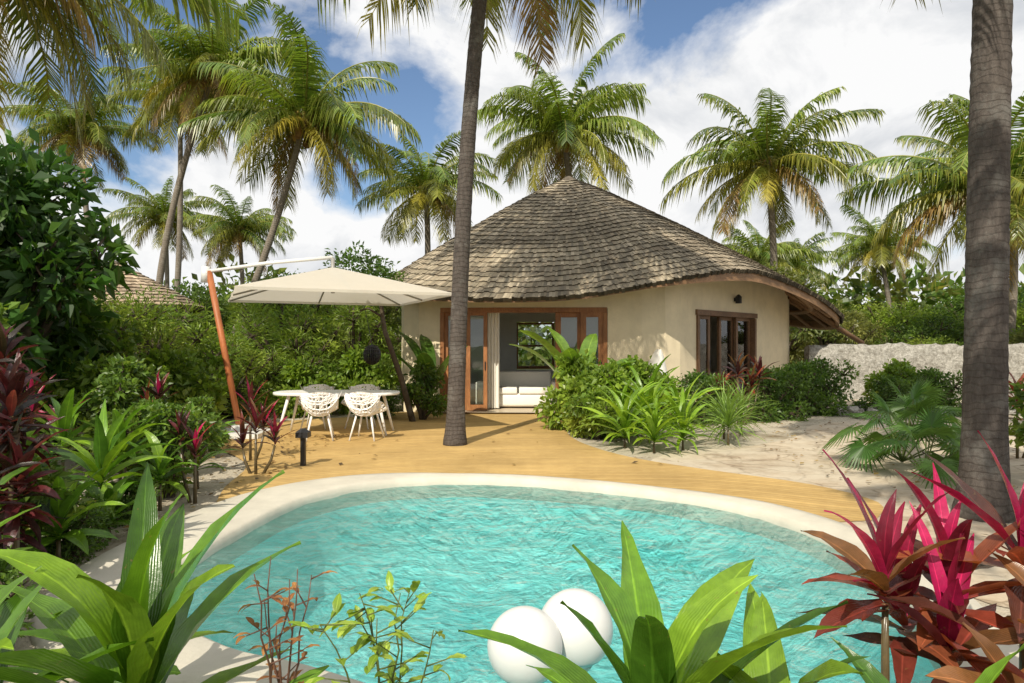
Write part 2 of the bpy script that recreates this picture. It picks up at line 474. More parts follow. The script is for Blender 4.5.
# ------------------------------------------------------------------ pool
PC = [(-1.5, 3.6), (-1.0, 3.38), (-.3, 3.02), (.5, 2.82), (1.4, 2.78), (2.02, 3.15), (2.4, 3.97), (2.6, 5.08), (2.5, 6.04), (2.05, 6.85), (1.0, 7.6), (-.37, 8.06), (-1.5, 7.84), (-2.12, 7.05), (-2.32, 5.8), (-2.32, 4.8), (-2.0, 4.05)]
PO = catmull([(x, y, 0) for x, y in PC], 8)
NP = len(PO)
def offset(d):
    out = []
    for i in range(NP):
        t = (PO[(i + 1) % NP] - PO[i - 1]).normalized()
        nn = Vector((t.y, -t.x, 0))
        k = d(PO[i]) if callable(d) else d
        out.append(PO[i] + nn * k)
    return out
def ringmesh(rings, col=(1, 1, 1)):
    b = B()
    for r in rings: b.v += [tuple(p) for p in r]
    n = len(rings[0])
    for j in range(len(rings) - 1):
        for i in range(n):
            i2 = (i + 1) % n
            b.face((j * n + i, j * n + i2, (j + 1) * n + i2, (j + 1) * n + i), col)
    return b, n
def zed(r, z): return [Vector((p.x, p.y, z)) for p in r]
wid = lambda p: .27 + .48 * max(0, min(1, (-p.x - .7) / 1.5)) + .12 * max(0, min(1, (p.x - 1.5)))
rr = [zed(offset(0.0), -.25), zed(offset(-.0), -.03), zed(offset(.015), .025), zed(offset(.05), .042)]
rr += [zed(offset(lambda p: wid(p) * .7), .045), zed(offset(lambda p: wid(p) * .95), .038), zed(offset(wid), .01), zed(offset(lambda p: wid(p) + .01), -.1)]
b, n = ringmesh(rr)
rim = b.make('pool_rim', M_rim, True); rim["kind"] = "structure"
cx, cy = .1, 5.3
def shrink(k, z): return [Vector((cx + (p.x - cx) * k, cy + (p.y - cy) * k, z)) for p in PO]
b, n = ringmesh([shrink(1.0, -.2), shrink(.985, -.7), shrink(.93, -1.0), shrink(.6, -1.15), shrink(.05, -1.2)])
b.face(tuple(4 * n + i for i in range(n)))
basin = b.make('pool_basin', M_basin, True); basin["kind"] = "structure"
rings = []
for j in range(70, 0, -1):
    k = j / 70 * 1.003
    r = []
    for p in shrink(k, -.06):
        z = -.05 + .012 * noise.noise(Vector((p.x * 2.2, p.y * 3.2, 0))) + .007 * noise.noise(Vector((p.x * 6, p.y * 8, 3)))
        r.append(Vector((p.x, p.y, z)))
    rings.append(r)
b, n = ringmesh(rings)
b.face(tuple(69 * n + i for i in range(n)))
water = b.make('water', M_water, True); water["kind"] = "structure"
rings = [zed(offset(.2), 0)]
base_out = offset(.2)
for d in (.6, 1.5, 3, 6, 12, 30, 90, 500):
    r = []
    for i, p in enumerate(base_out):
        v = Vector((p.x - cx, p.y - cy, 0)).normalized()
        r.append(Vector((p.x + v.x * d, p.y + v.y * d, 0)))
    rings.append(r)
b, n = ringmesh(rings)
g = b.make('ground', M_ground, True); g["kind"] = "structure"

def sheet(name, poly, z, mat):
    import bmesh
    bm = bmesh.new()
    vs = [bm.verts.new((x, y, z)) for x, y in poly]
    f = bm.faces.new(vs)
    bmesh.ops.triangulate(bm, faces=[f])
    bmesh.ops.recalc_face_normals(bm, faces=bm.faces)
    if sum(f.normal.z for f in bm.faces) < 0: bmesh.ops.reverse_faces(bm, faces=bm.faces)
    me = bpy.data.meshes.new(name); bm.to_mesh(me); bm.free()
    me.materials.append(mat)
    o = bpy.data.objects.new(name, me); COL.objects.link(o); o["kind"] = "structure"; return o
arc = [(p.x, p.y) for p in offset(.18)]
i0 = 8 * 8; i1 = 8 * 14
back = arc[i0:i1 + 1]
far_ = [(-2.85, 6.5), (-3.2, 7.6), (-3.5, 9.0), (-4.3, 10.2), (-5.3, 11.2), (-5.6, 12.8), (-4.6, 14.4), (-3.0, 15.4), (-2.4, 16.2), (2.6, 15.7), (2.0, 14.2), (1.1, 13.0), (1.05, 11.6), (1.35, 10.4), (1.8, 9.5), (2.5, 8.7), (3.4, 7.8), (3.7, 6.9), (3.3, 6.2)]
far2 = [(p.x, p.y) for p in catmull([(x, y, 0) for x, y in far_], 4, False)]
sheet('terrace', back + far2, .012, M_deck)
path = [(1.9, 9.4), (2.6, 10.3), (3.8, 10.8), (5.2, 12.2), (6.0, 13.6), (8.0, 14.6), (10.8, 14.2), (10.4, 11.4), (8.2, 8.4), (6.6, 6.8), (4.6, 5.2), (3.6, 4.2), (2.95, 4.2), (2.85, 5.2), (2.7, 6.2), (2.2, 7.2), (1.8, 8.3)]
sheet('path', [(p.x, p.y) for p in catmull([(x, y, 0) for x, y in path], 4)], .006, M_path)

# ------------------------------------------------------------------ thatched houses
def thatch_roof(name, loop, A, rows, wsh, parent, rr, cols, thick=.07, pw=1.08):
    A = Vector(A); n = len(loop)
    b = B()
    def P(t, s):
        t = t % n; i = int(t); f = t - i
        E = loop[i].lerp(loop[(i + 1) % n], f)
        return Vector((A.x + (E.x - A.x) * s, A.y + (E.y - A.y) * s, A.z + (E.z - A.z) * (s ** pw)))
    cum = [0]
    for i in range(n): cum.append(cum[-1] + (loop[(i + 1) % n] - loop[i]).length)
    per = cum[-1]
    def t_of(d):
        d = d % per
        i = int(np.searchsorted(cum, d, side='right')) - 1
        i = min(i, n - 1)
        return i + (d - cum[i]) / max(1e-6, cum[i + 1] - cum[i])
    S = [0.001, .1, .25, .45, .65, .85, .985]
    for s in S:
        for i in range(n): b.v.append(P(i, s) - Vector((0, 0, .03)))
    for j in range(len(S) - 1):
        for i in range(n):
            i2 = (i + 1) % n
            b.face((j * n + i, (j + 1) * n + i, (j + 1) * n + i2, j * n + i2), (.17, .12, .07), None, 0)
    ds = 1.0 / rows
    for k in range(rows):
        s_low = 1.0 - k * ds
        cnt = max(14, int(per * (s_low - ds * .4) / wsh))
        rowb = rr.uniform(.9, 1.08)
        ph = rr.uniform(0, 50)
        for q in range(cnt):
            jit = rr.uniform(-.15, .15)
            d0 = (q + jit) / cnt * per; d1 = (q + 1.18 + rr.uniform(-.05, .05)) / cnt * per
            wav = noise.noise(Vector((d0 * 1.3, ph, 0))) * .2
            sl = min(1.015, s_low + ds * (wav + rr.uniform(.0, .3))); su = max(.002, s_low - ds * 1.3)
            ta, tb = t_of(d0), t_of(d1)
            a, c = P(ta, sl), P(tb, sl); e, f = P(tb, su), P(ta, su)
            nrm = (c - a).cross(f - a)
            if nrm.length < 1e-9: continue
            nrm.normalize()
            if nrm.z < 0: nrm = -nrm
            lift = thick * rr.uniform(.8, 1.2)
            sk_ = rr.uniform(-.003, .003)
            base = len(b.v)
            lo = nrm * (lift + sk_); hi = nrm * .012
            a2, c2 = a + lo, c + nrm * (lift - sk_)
            dth = thick * (.85 if k else 2.2)
            b.v += [a2, c2, e + hi, f + hi, a2 - nrm * dth, c2 - nrm * dth]
            v = rowb * rr.uniform(.72, 1.2) * (1 + .3 * noise.noise(Vector((d0 * .5, k * .3, 7)))); cc = rr.choice(cols)
            col = tuple(x * v for x in cc)
            u0 = rr.random() * 30
            L = (a - f).length
            uv = [(u0, 0), (u0 + 1, 0), (u0 + 1, L), (u0, L)]
            b.face((base, base + 1, base + 2, base + 3), col, uv)
            dk = tuple(x * .30 for x in col)  # butt and side faces darkened: shadow gap between courses painted in
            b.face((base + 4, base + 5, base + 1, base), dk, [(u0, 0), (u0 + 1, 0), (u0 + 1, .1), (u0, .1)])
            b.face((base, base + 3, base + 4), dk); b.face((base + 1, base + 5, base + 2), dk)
    tube(b, [A + Vector((0, 0, -.22)), A + Vector((0, 0, -.02)), A + Vector((0, 0, .07))], [.36, .2, .05], 12, (.14, .12, .10))
    o = b.make(name, M_thatch, False)
    part(o, parent)
    return P

house = thing('thatched_house', (2.5, 18.5, 0), 'cream plastered bungalow with grey layered thatch roof beside the pool terrace', 'house')
A = Vector((1.62, 19.5, 6.35)); PW = 1.12
EL = [(-2.6, 15.3, 2.72), (-.5, 14.95, 2.62), (1.2, 14.85, 2.66), (2.6, 14.8, 2.85), (4.0, 14.9, 3.12), (5.55, 16.05, 3.36), (7.1, 17.5, 3.22), (8.8, 19.2, 2.84), (10.2, 21.2, 2.35), (9.7, 23.6, 2.4), (6.5, 24.3, 2.7), (2, 24.3, 2.8), (-1.3, 23.3, 2.8), (-3.6, 21, 2.95), (-3.65, 18.5, 3.0), (-3.4, 16.7, 2.95)]
loop = catmull(EL, 8)
tc_cols = [(.39, .34, .26), (.33, .29, .22), (.44, .385, .30), (.27, .24, .19), (.36, .305, .23)]
Proof = thatch_roof('roof', loop, A, 32, .062, house, random.Random(3), tc_cols, .048, PW)
angs = [math.atan2(p.y - A.y, p.x - A.x) for p in loop]
def roof_z(x, y):
    a = math.atan2(y - A.y, x - A.x)
    bi = min(range(len(loop)), key=lambda i: abs(math.atan2(math.sin(angs[i] - a), math.cos(angs[i] - a))))
    E = loop[bi]
    s = math.hypot(x - A.x, y - A.y) / math.hypot(E.x - A.x, E.y - A.y)
    return A.z + (E.z - A.z) * (min(s, 1.1) ** PW)
WP = [(-2.2, 16.12), (-1.69, 16.08), (2.22, 15.85), (3.0, 15.78), (3.55, 15.8), (3.95, 16.05), (4.49, 16.62), (6.74, 18.95), (8.35, 20.7), (8.65, 21.3), (8.3, 21.9), (7.4, 22.0), (1.3, 21.0), (.1, 20.9), (-1.9, 20.6), (-2.55, 20.2), (-2.7, 19.4), (-2.75, 17.0), (-2.6, 16.4)]
seg_open = {1: (0.0, 2.46), 6: (0.0, 2.45), 12: (.85, 2.3)}
def wall_piece(b, p, q, z0, z1f, th, mi=0):
    p = Vector((p[0], p[1], 0)); q = Vector((q[0], q[1], 0))
    L = (q - p).length; nseg = max(1, int(L / .4))
    t = (q - p).normalized(); inn = Vector((-t.y, t.x, 0))
    base = len(b.v)
    for k in range(nseg + 1):
        c = p.lerp(q, k / nseg)
        zt = z1f(c)
        for (o_, z) in ((0, z0), (0, zt), (th, zt), (th, z0)):
            b.v.append(Vector((c.x + inn.x * o_, c.y + inn.y * o_, z)))
    for k in range(nseg):
        a = base + k * 4
        for (i, j) in ((0, 1), (1, 2), (2, 3), (3, 0)):
            b.face((a + i, a + 4 + i, a + 4 + j, a + j), (1, 1, 1), None, 1 if i == 2 else 0)
    b.face((base, base + 1, base + 2, base + 3)); e = base + nseg * 4
    b.face((e + 3, e + 2, e + 1, e))
b = B()
ztop = lambda c: roof_z(c.x, c.y) - .06
for i in range(len(WP)):
    p, q = WP[i], WP[(i + 1) % len(WP)]
    if i in seg_open:
        zb, zt = seg_open[i]
        if zb > 0: wall_piece(b, p, q, 0, lambda c: zb, .28)
        wall_piece(b, p, q, zt, ztop, .28)
    else: wall_piece(b, p, q, 0, ztop, .28)
wall = b.make('wall', [M_plaster, M_inner], False); part(wall, house)
b = B()
x, y = 3.2, 15.55
prof = [(0, 1.5), (.02, 1.48), (.10, 1.35), (.22, 1.05), (.42, .6), (.7, 0)]
base = len(b.v); n = 12
for (d, z) in prof:
    for i in range(n + 1):
        a = math.pi * (1.0 + i / n)
        b.v.append(Vector((x + .12 * z + math.cos(a) * (.05 + d * .9), y + .3 + math.sin(a) * (.32 + d * .5), z)))
for j in range(len(prof) - 1):
    for i in range(n):
        b.face((base + j * (n + 1) + i, base + (j + 1) * (n + 1) + i, base + (j + 1) * (n + 1) + i + 1, base + j * (n + 1) + i + 1))
butt = b.make('buttress', M_inner, True); part(butt, house, 'flare at the foot of the wall, whitened to look sunlit')  # sunlit brightness of the flare put in as plaster whiter than the wall
b = B()
b.v += [(x, y, .05) for x, y in WP]; b.face(tuple(range(len(WP))))
k0 = len(b.v)
b.v += [(-1.9, 15.75, .048), (2.4, 15.6, .048), (2.4, 15.9, .048), (-1.9, 16.2, .048)]; b.face((k0, k0 + 1, k0 + 2, k0 + 3))
fl = b.make('floor', M_floor); part(fl, house)
def panel(x0, y0, x1, y1, z0, z1, name, mat, fw=.09, rails=(), parent=house, label=None):
    p = Vector((x0, y0, 0)); q = Vector((x1, y1, 0)); t = (q - p).normalized()
    L = (q - p).length; ang = math.atan2(t.y, t.x); M = Matrix.Rotation(ang, 3, 'Z')
    mid = (p + q) / 2
    d = B()
    box(d, p + t * fw / 2 + Vector((0, 0, (z0 + z1) / 2)), (fw, .07, z1 - z0), M)
    box(d, q - t * fw / 2 + Vector((0, 0, (z0 + z1) / 2)), (fw, .07, z1 - z0), M)
    box(d, mid + Vector((0, 0, z1 - fw / 2)), (L - 2 * fw - .004, .066, fw), M)
    box(d, mid + Vector((0, 0, z0 + fw * .75)), (L - 2 * fw - .004, .066, fw * 1.5), M)
    for r in rails: box(d, mid + Vector((0, 0, z0 + (z1 - z0) * r)), (L - 2 * fw - .004, .05, .05), M)
    e = bpy.data.objects.new(name, None); e.location = mid + Vector((0, 0, z0)); COL.objects.link(e); part(e, parent, label)
    fr = d.make('frame', mat); part(fr, e)
    g = B(); box(g, mid + Vector((0, 0, (z0 + z1) / 2 + fw * .25)), (L - 2 * fw - .006, .012, z1 - z0 - 2.6 * fw), M)
    go = g.make('glass', M_glass); part(go, e)
    h = B(); nn = Vector((t.y, -t.x, 0))
    tube(h, [q - t * fw / 2 + nn * .06 + Vector((0, 0, z0 + .95)), q - t * fw / 2 + nn * .06 + Vector((0, 0, z0 + 1.15))], .012, 6)
    part(h.make('handle', M_black), e)
yf = lambda x: 16.22 + (x + 1.69) * (15.99 - 16.22) / 3.91
panel(-1.6, yf(-1.6), -1.08, yf(-1.08), .06, 2.38, 'door', M_wood)
panel(-1.07, yf(-1) - .09, -.58, yf(-.58) - .09, .06, 2.38, 'door', M_wood)
panel(1.02, yf(1.02), 1.66, yf(1.66), .06, 2.38, 'door', M_wood, .13, (.3,))
panel(1.60, yf(1.6) - .09, 2.14, yf(2.14) - .09, .06, 2.38, 'door', M_wood, .13, (.3,))
b = B()
mid = Vector((.265, 16.1, 2.42)); M = Matrix.Rotation(math.atan2(-.23, 3.91), 3, 'Z')
box(b, mid, (3.9, .3, .11), M)
box(b, Vector((-1.645, 16.2, 1.21)), (.09, .26, 2.3), M); box(b, Vector((2.175, 15.97, 1.21)), (.09, .26, 2.3), M)
part(b.make('door_frame', M_wood), house)
p0 = Vector((4.49, 16.62, 0)); p1 = Vector((6.74, 18.95, 0)); ts = (p1 - p0).normalized(); ins = Vector((-ts.y, ts.x, 0))
def sp(d, o): v = p0 + ts * d + ins * o; return v.x, v.y
Ls = (p1 - p0).length
panel(*sp(.1, .12), *sp(.85, .12), .06, 2.35, 'door', M_dark_door, .1, (.3,))
panel(*sp(Ls - .95, .12), *sp(Ls - .1, .12), .06, 2.35, 'door', M_dark_door, .1, (.3,))
panel(*sp(Ls - 1.7, .22), *sp(Ls - .9, .22), .06, 2.35, 'door', M_dark_door, .1, (.3,))
b = B(); M = Matrix.Rotation(math.atan2(ts.y, ts.x), 3, 'Z')
x, y = sp(Ls / 2, .1); box(b, (x, y, 2.40), (Ls + .1, .32, .13), M)
x, y = sp(.04, .1); box(b, (x, y, 1.17), (.1, .3, 2.3), M)
x, y = sp(Ls - .04, .1); box(b, (x, y, 1.17), (.1, .3, 2.3), M)
part(b.make('door_frame', M_dark_door), house)
panel(1.28, 20.86, .12, 20.76, .87, 2.28, 'window', M_wood, .06, (.5,))
b = B(); x, y = sp(Ls * .62, -.12)
box(b, (x, y, 2.78), (.12, .12, .17), M); tube(b, [(x, y, 2.865), (x, y, 2.93)], [.09, .02], 8)
x2, y2 = sp(Ls * .62, -.03); box(b, (x2, y2, 2.8), (.05, .1, .1), M)
part(b.make('wall_lamp', M_black), house)
b = B()
idx = [q * .5 for q in range(-2 * 16, 10 * 16)]
prv = None
for t in idx:
    k = max(0, min(1, (t - 26) / 12)) * max(0, min(1, (76 - t) / 8))
    hgt = .08 + .15 * k
    po = Proof(t, .99) - Vector((0, 0, .05)); pi_ = Proof(t, .975) - Vector((0, 0, .05))
    s0 = len(b.v)
    b.v += [po, po - Vector((0, 0, hgt)), pi_ - Vector((0, 0, hgt)), pi_]
    if prv is not None:
        for (i, j) in ((0, 1), (1, 2), (2, 3), (3, 0)):
            b.face((prv + i, prv + j, s0 + j, s0 + i))
    prv = s0
part(b.make('fascia', M_beam, False), house)
b = B()
pts = [Proof(i, .88) - Vector((0, 0, .2)) for i in range(3 * 8, 10 * 8)]
tube(b, pts, .08, 8)
part(b.make('eave_beam', M_beam, True), house)
for i in list(range(-8, 3 * 8, 5)) + list(range(3 * 8, 9 * 8 + 4, 3)):
    b = B()
    rad = .05 if i < 24 else .065
    tube(b, [Proof(i, .70) - Vector((0, 0, .14)), Proof(i, .85) - Vector((0, 0, .15)), Proof(i, .97) - Vector((0, 0, .26 if i > 34 else .13))], [rad, rad, rad * .9], 7)
    part(b.make('rafter', M_beam, True), house)
b = B(); tube(b, [Proof(8 * 8, .8) - Vector((0, 0, .16)), Proof(8 * 8, 1.09) - Vector((0, 0, .30))], .08, 8)
part(b.make('rafter', M_beam, True), house)
sofa = thing('sofa', (.15, 17.1, .05), 'cream linen sofa with loose cushions standing inside the open house', 'sofa')
def softbox(name, c, size, mat, parent):
    b = B(); box(b, c, size); o = b.make(name, mat, True)
    md = o.modifiers.new('bevel', 'BEVEL'); md.width = min(size) * .22; md.segments = 3; part(o, parent); return o
softbox('base', (.15, 17.1, .25), (1.7, .85, .32), M_sofa, sofa)
softbox('backrest', (.15, 17.52, .62), (1.7, .22, .62), M_sofa, sofa)
softbox('armrest', (-.8, 17.1, .42), (.2, .9, .55), M_sofa, sofa)
softbox('armrest', (1.1, 17.1, .42), (.2, .9, .55), M_sofa, sofa)
softbox('cushion', (-.27, 17.02, .48), (.8, .75, .16), M_sofa, sofa)
softbox('cushion', (.57, 17.02, .48), (.8, .75, .16), M_sofa, sofa)
cur = B()
for k in range(30):
    x = -.62 + k * .011; yv = 16.45 + .04 * math.sin(k * .9)
    cur.v += [(x, yv, .08), (x, yv, 2.5)]
for k in range(29): cur.face((2 * k, 2 * k + 2, 2 * k + 3, 2 * k + 1))
part(cur.make('curtain', M_sofa, True), house)

hut = thing('thatched_hut', (-13.4, 24, 0), 'neighbouring hut with brown thatch roof among the trees', 'house')
lp = catmull([(-16.2, 22.2, 2.9), (-13.6, 21.4, 2.8), (-11.4, 22.4, 2.9), (-11.0, 24.4, 2.9), (-13, 26.4, 2.9), (-16.0, 26, 2.9)], 6)
thatch_roof('roof', lp, (-14.0, 24, 4.5), 14, .12, hut, random.Random(5), [(.46, .37, .28), (.40, .31, .23), (.52, .43, .33)], .06)
b = B(); tube(b, [(-13.7, 24, 0), (-13.7, 24, 3.2)], 1.6, 24); part(b.make('wall', M_plaster, True), hut)

def rough_wall(name, pts, h, th, label):
    b = B(); n = 0
    P_ = catmull([(x, y, 0) for x, y in pts], 30, False)
    prof = [(-.5, 0), (-.5, .15), (-.5, .3), (-.5, .45), (-.5, .6), (-.49, .75), (-.45, .9), (-.3, 1.0), (0, 1.01), (.3, 1.0), (.42, .95), (.5, .6), (.5, 0)]
    for i, p in enumerate(P_):
        t = (P_[min(i + 1, len(P_) - 1)] - P_[max(0, i - 1)]).normalized(); nn = Vector((t.y, -t.x, 0))
        for (o_, z) in prof:
            q = p - nn * o_ * th + Vector((0, 0, z * h))
            d = noise.noise(q * 2.1) * .10 + noise.noise(q * 5.3) * .08
            b.v.append(q + nn * d + Vector((0, 0, d * .8 if z > .3 else 0)))
    m = len(prof)
    for i in range(len(P_) - 1):
        for k in range(m - 1):
            b.face((i * m + k, (i + 1) * m + k, (i + 1) * m + k + 1, i * m + k + 1))
    o = b.make(name, M_coral, True); tag(o, label, 'wall'); return o
rough_wall('boundary_wall', [(8.9, 20.6), (12, 20.2), (16, 19.8), (21, 19.2), (27, 18)], 1.6, .45, 'low rough coral stone garden wall behind the shrubs')

# ------------------------------------------------------------------ vegetation builders
def palm_crown(seed, nf=26, L=4.0, yellow=.25, nl=76):
    r = random.Random(seed); b = B()
    for i in range(nf):
        f = i / (nf - 1)
        az = i * 2.39996 + r.uniform(-.4, .4)
        e0 = math.radians(82 - 118 * f ** .85 + r.uniform(-10, 10))
        bend = math.radians(r.uniform(55, 112)) * (1 - .35 * f)
        ln = L * r.uniform(.82, 1.1) * (.8 + .2 * math.sin(math.pi * min(1, f + .2)))
        green = Vector((.095, .165, .028)) * r.uniform(.55, 1.3)
        yel = Vector((.42, .35, .055)); brn = Vector((.26, .165, .06))
        if f > .76: base = green.lerp(yel, r.uniform(.3, 1.0)) if r.random() < .65 else brn.copy()
        elif f > .5: base = green.lerp(yel, r.uniform(0, .4))
        else: base = green.lerp(Vector((.21, .29, .045)), r.uniform(0, .7))
        n = 14; P_ = []; p = Vector((math.cos(az) * .12, math.sin(az) * .12, 0))
        sw = r.uniform(-.6, .6)
        for k in range(n + 1):
            t = k / n; e = max(-1.45, e0 - bend * t ** 1.25); a = az + sw * t * t
            d = Vector((math.cos(e) * math.cos(a), math.cos(e) * math.sin(a), math.sin(e)))
            P_.append((p.copy(), d)); p = p + d * ln / n
        rcol = base.lerp(Vector((.46, .42, .12)), .6)
        tube(b, [q[0] for q in P_], [.05 * (1 - .85 * k / n) for k in range(n + 1)], 4, tuple(rcol), 0, False)
        tw = r.uniform(-.8, .8)
        gap0 = r.uniform(.3, 1.4)
        for k in range(nl):
            t = .1 + .9 * k / (nl - 1)
            x = t * n; j = min(int(x), n - 1); fr = x - j
            q = P_[j][0].lerp(P_[j + 1][0], fr); T = P_[j][1].lerp(P_[j + 1][1], fr).normalized()
            S = T.cross(Vector((0, 0, 1)))
            if S.length < .05: S = Vector((-math.sin(az), math.cos(az), 0))
            S.normalize(); U = S.cross(T)
            S = (S * math.cos(tw * t) + U * math.sin(tw * t)).normalized()
            ll = ln * .27 * (math.sin(math.pi * (.14 + .80 * t)) ** .5) * r.uniform(.7, 1.12)
            for sd in (-1, 1):
                if r.random() < .05 or abs(t - gap0) < .02: continue
                D = (S * sd * 1.0 + T * (.42 + .5 * t + r.uniform(-.16, .16)) + U * r.uniform(-.1, .35)).normalized()
                dr = r.uniform(.6, 1.3)
                mid_ = q + D * ll * .48 - Vector((0, 0, 1)) * ll * .12 * dr * 2
                tip = q + D * ll * .74 - Vector((0, 0, 1)) * ll * .50 * dr * 1.5
                wv = T * .023 * ln / 4 * r.uniform(.8, 1.2)
                v = r.uniform(.55, 1.3); c = tuple(Vector(base) * v)
                c2 = tuple(Vector(base).lerp(yel, r.uniform(0, yellow)) * v)
                s0 = len(b.v)
                b.v += [q - wv, q + wv, mid_ + wv * 1.25, mid_ - wv * 1.25, tip]
                b.face((s0, s0 + 1, s0 + 2, s0 + 3), c); b.face((s0 + 3, s0 + 2, s0 + 4), c2)
    for k in range(16):
        a = r.uniform(0, 6.28); rad = r.uniform(.22, .45)
        ell(b, (math.cos(a) * rad, math.sin(a) * rad, -.2 - r.uniform(0, .5)), (.15, .15, .18), 8, 6, r.choice([(.20, .22, .04), (.42, .28, .06), (.26, .15, .05)]))
    for k in range(8):
        a = r.uniform(0, 6.28)
        tube(b, [(0, 0, .1), (math.cos(a) * .4, math.sin(a) * .4, .2), (math.cos(a) * .75, math.sin(a) * .75, -.25)], [.035, .03, .012], 4, (.42, .30, .08), 0, False)
    ell(b, (0, 0, -.02), (.2, .2, .38), 9, 6, (.15, .10, .05))
    me_o = b.make('crown', M_palm, False)
    me = me_o.data; bpy.data.objects.remove(me_o)
    return me
CROWNS = [palm_crown(s, nf, 4.15, y) for s, nf, y in ((1, 40, .3), (2, 36, .4), (3, 42, .3), (4, 38, .45))]

def palm_tree(base, top, r0, r1, ci, scale, rotz, label, bow=(0, 0), ns=40, group=None, tilt=(0, 0), bark=None):
    e = thing('palm_tree', base, label, 'palm tree', group)
    base = Vector(base); top = Vector(top); b = B(); pts = []; rad = []
    rg = random.Random(int(abs(base.x * 100 + base.y * 10)))
    for k in range(ns + 1):
        t = k / ns
        p = base.lerp(top, t) + Vector((bow[0], bow[1], 0)) * math.sin(math.pi * t)
        pts.append(p)
        flare = .45 * r0 * math.exp(-t * (top.z - base.z) / .28)
        rad.append((r0 + (r1 - r0) * t + flare) * (1 + (.012 if k % 2 else -.01) + rg.uniform(-.018, .018)))
    pts[0] = pts[0] - Vector((0, 0, .1))
    tube(b, pts, rad, 14)
    tr = b.make('trunk', bark or M_bark_pale, True); part(tr, e)
    c = bpy.data.objects.new('crown', CROWNS[ci]); COL.objects.link(c)
    c.location = top; c.rotation_euler = (tilt[0], tilt[1], rotz); c.scale = (scale,) * 3
    part(c, e)
    return e
G = 'coconut palms around the villa'
palm_tree((-.91, 10.9, 0), (-.30, 11.3, 9.6), .14, .11, 0, .95, .4, 'tall coconut palm rising from the timber terrace', (-.12, 0), 110, G, bark=M_bark)
palm_tree((4.38, 6.35, 0), (5.0, 6.9, 8.8), .185, .15, 1, .95, 1.9, 'thick-trunked coconut palm beside the pool path', (-.03, 0), 110, G, bark=M_bark)
palm_tree((-13.8, 26, 0), (-11.4, 26, 12.0), .14, .10, 2, .98, .2, 'tall leaning coconut palm above the garden hedge', (-.5, 0), 40, G)
palm_tree((-10.6, 24, 0), (-7.3, 24, 9.5), .14, .10, 0, 1.0, 2.0, 'leaning coconut palm with coconuts and yellowing fronds', (.25, 0), 40, G)
palm_tree((-20.3, 33, 0), (-21.0, 33, 12.0), .15, .11, 3, .9, 1.0, 'slender coconut palm standing behind the hedge', (.2, 0), 30, G)
palm_tree((-16.0, 32, 0), (-15.6, 32, 13.0), .15, .10, 1, .9, 3.7, 'slender coconut palm standing behind the hedge', (.2, 0), 30, G)
palm_tree((-4.2, 31, 0), (-3.9, 31, 8.6), .16, .12, 1, .9, 3.0, 'coconut palm behind the thatched house', (.2, 0), 30, G)
palm_tree((3.0, 30, 0), (2.2, 29, 10.6), .17, .12, 2, 1.05, 4.2, 'coconut palm with spreading fronds above the thatch roof', (.2, 0), 30, G)
palm_tree((11.0, 29, 0), (10.5, 28, 9.0), .17, .12, 1, 1.05, .9, 'full coconut palm behind the thatched house', (.2, 0), 30, G)
palm_tree((16.5, 23, 0), (15.4, 22, 6.6), .17, .12, 3, 1.05, 2.6, 'coconut palm with drooping fronds behind the stone wall', (.2, 0), 30, G)
palm_tree((19.5, 27, 0), (19.8, 27, 8.4), .17, .12, 0, 1.05, .6, 'coconut palm with drooping fronds behind the stone wall', (.2, 0), 30, G)
palm_tree((23.5, 42, 0), (22.6, 42, 7.6), .17, .12, 2, .8, 1.6, 'small distant coconut palm beyond the stone wall', (.2, 0), 20, G)
palm_tree((-23.5, 46, 0), (-23.4, 46, 10.2), .17, .12, 1, .9, 5.0, 'small distant coconut palm beyond the hedge', (.2, 0), 20, G)
palm_tree((-17.5, 44, 0), (-17.6, 44, 9.0), .17, .12, 3, .9, 2.4, 'small distant coconut palm beyond the hedge', (.2, 0), 20, G)
palm_tree((18.5, 46, 0), (18.9, 46, 6.8), .17, .12, 0, .8, 3.3, 'small distant coconut palm beyond the stone wall', (.2, 0), 20, G)
palm_tree((14.2, 40, 0), (14.5, 40, 6.6), .17, .12, 2, .8, .2, 'small distant coconut palm beyond the stone wall', (.2, 0), 20, G)
palm_tree((-12.4, 13.0, 0), (-10.3, 13.0, 9.3), .17, .13, 2, 1.15, 1.1, 'coconut palm with dark overhanging fronds above the shrubs', (-.3, 0), 60, G)
palm_tree((5.6, -3.4, 0), (3.6, -1.4, 8.2), .17, .13, 1, .95, 2.1, 'unseen coconut palm behind the camera, added to shade the stone path', (-.3, 0), 60, G)  # out of view behind the camera, placed so its crown dapples the path

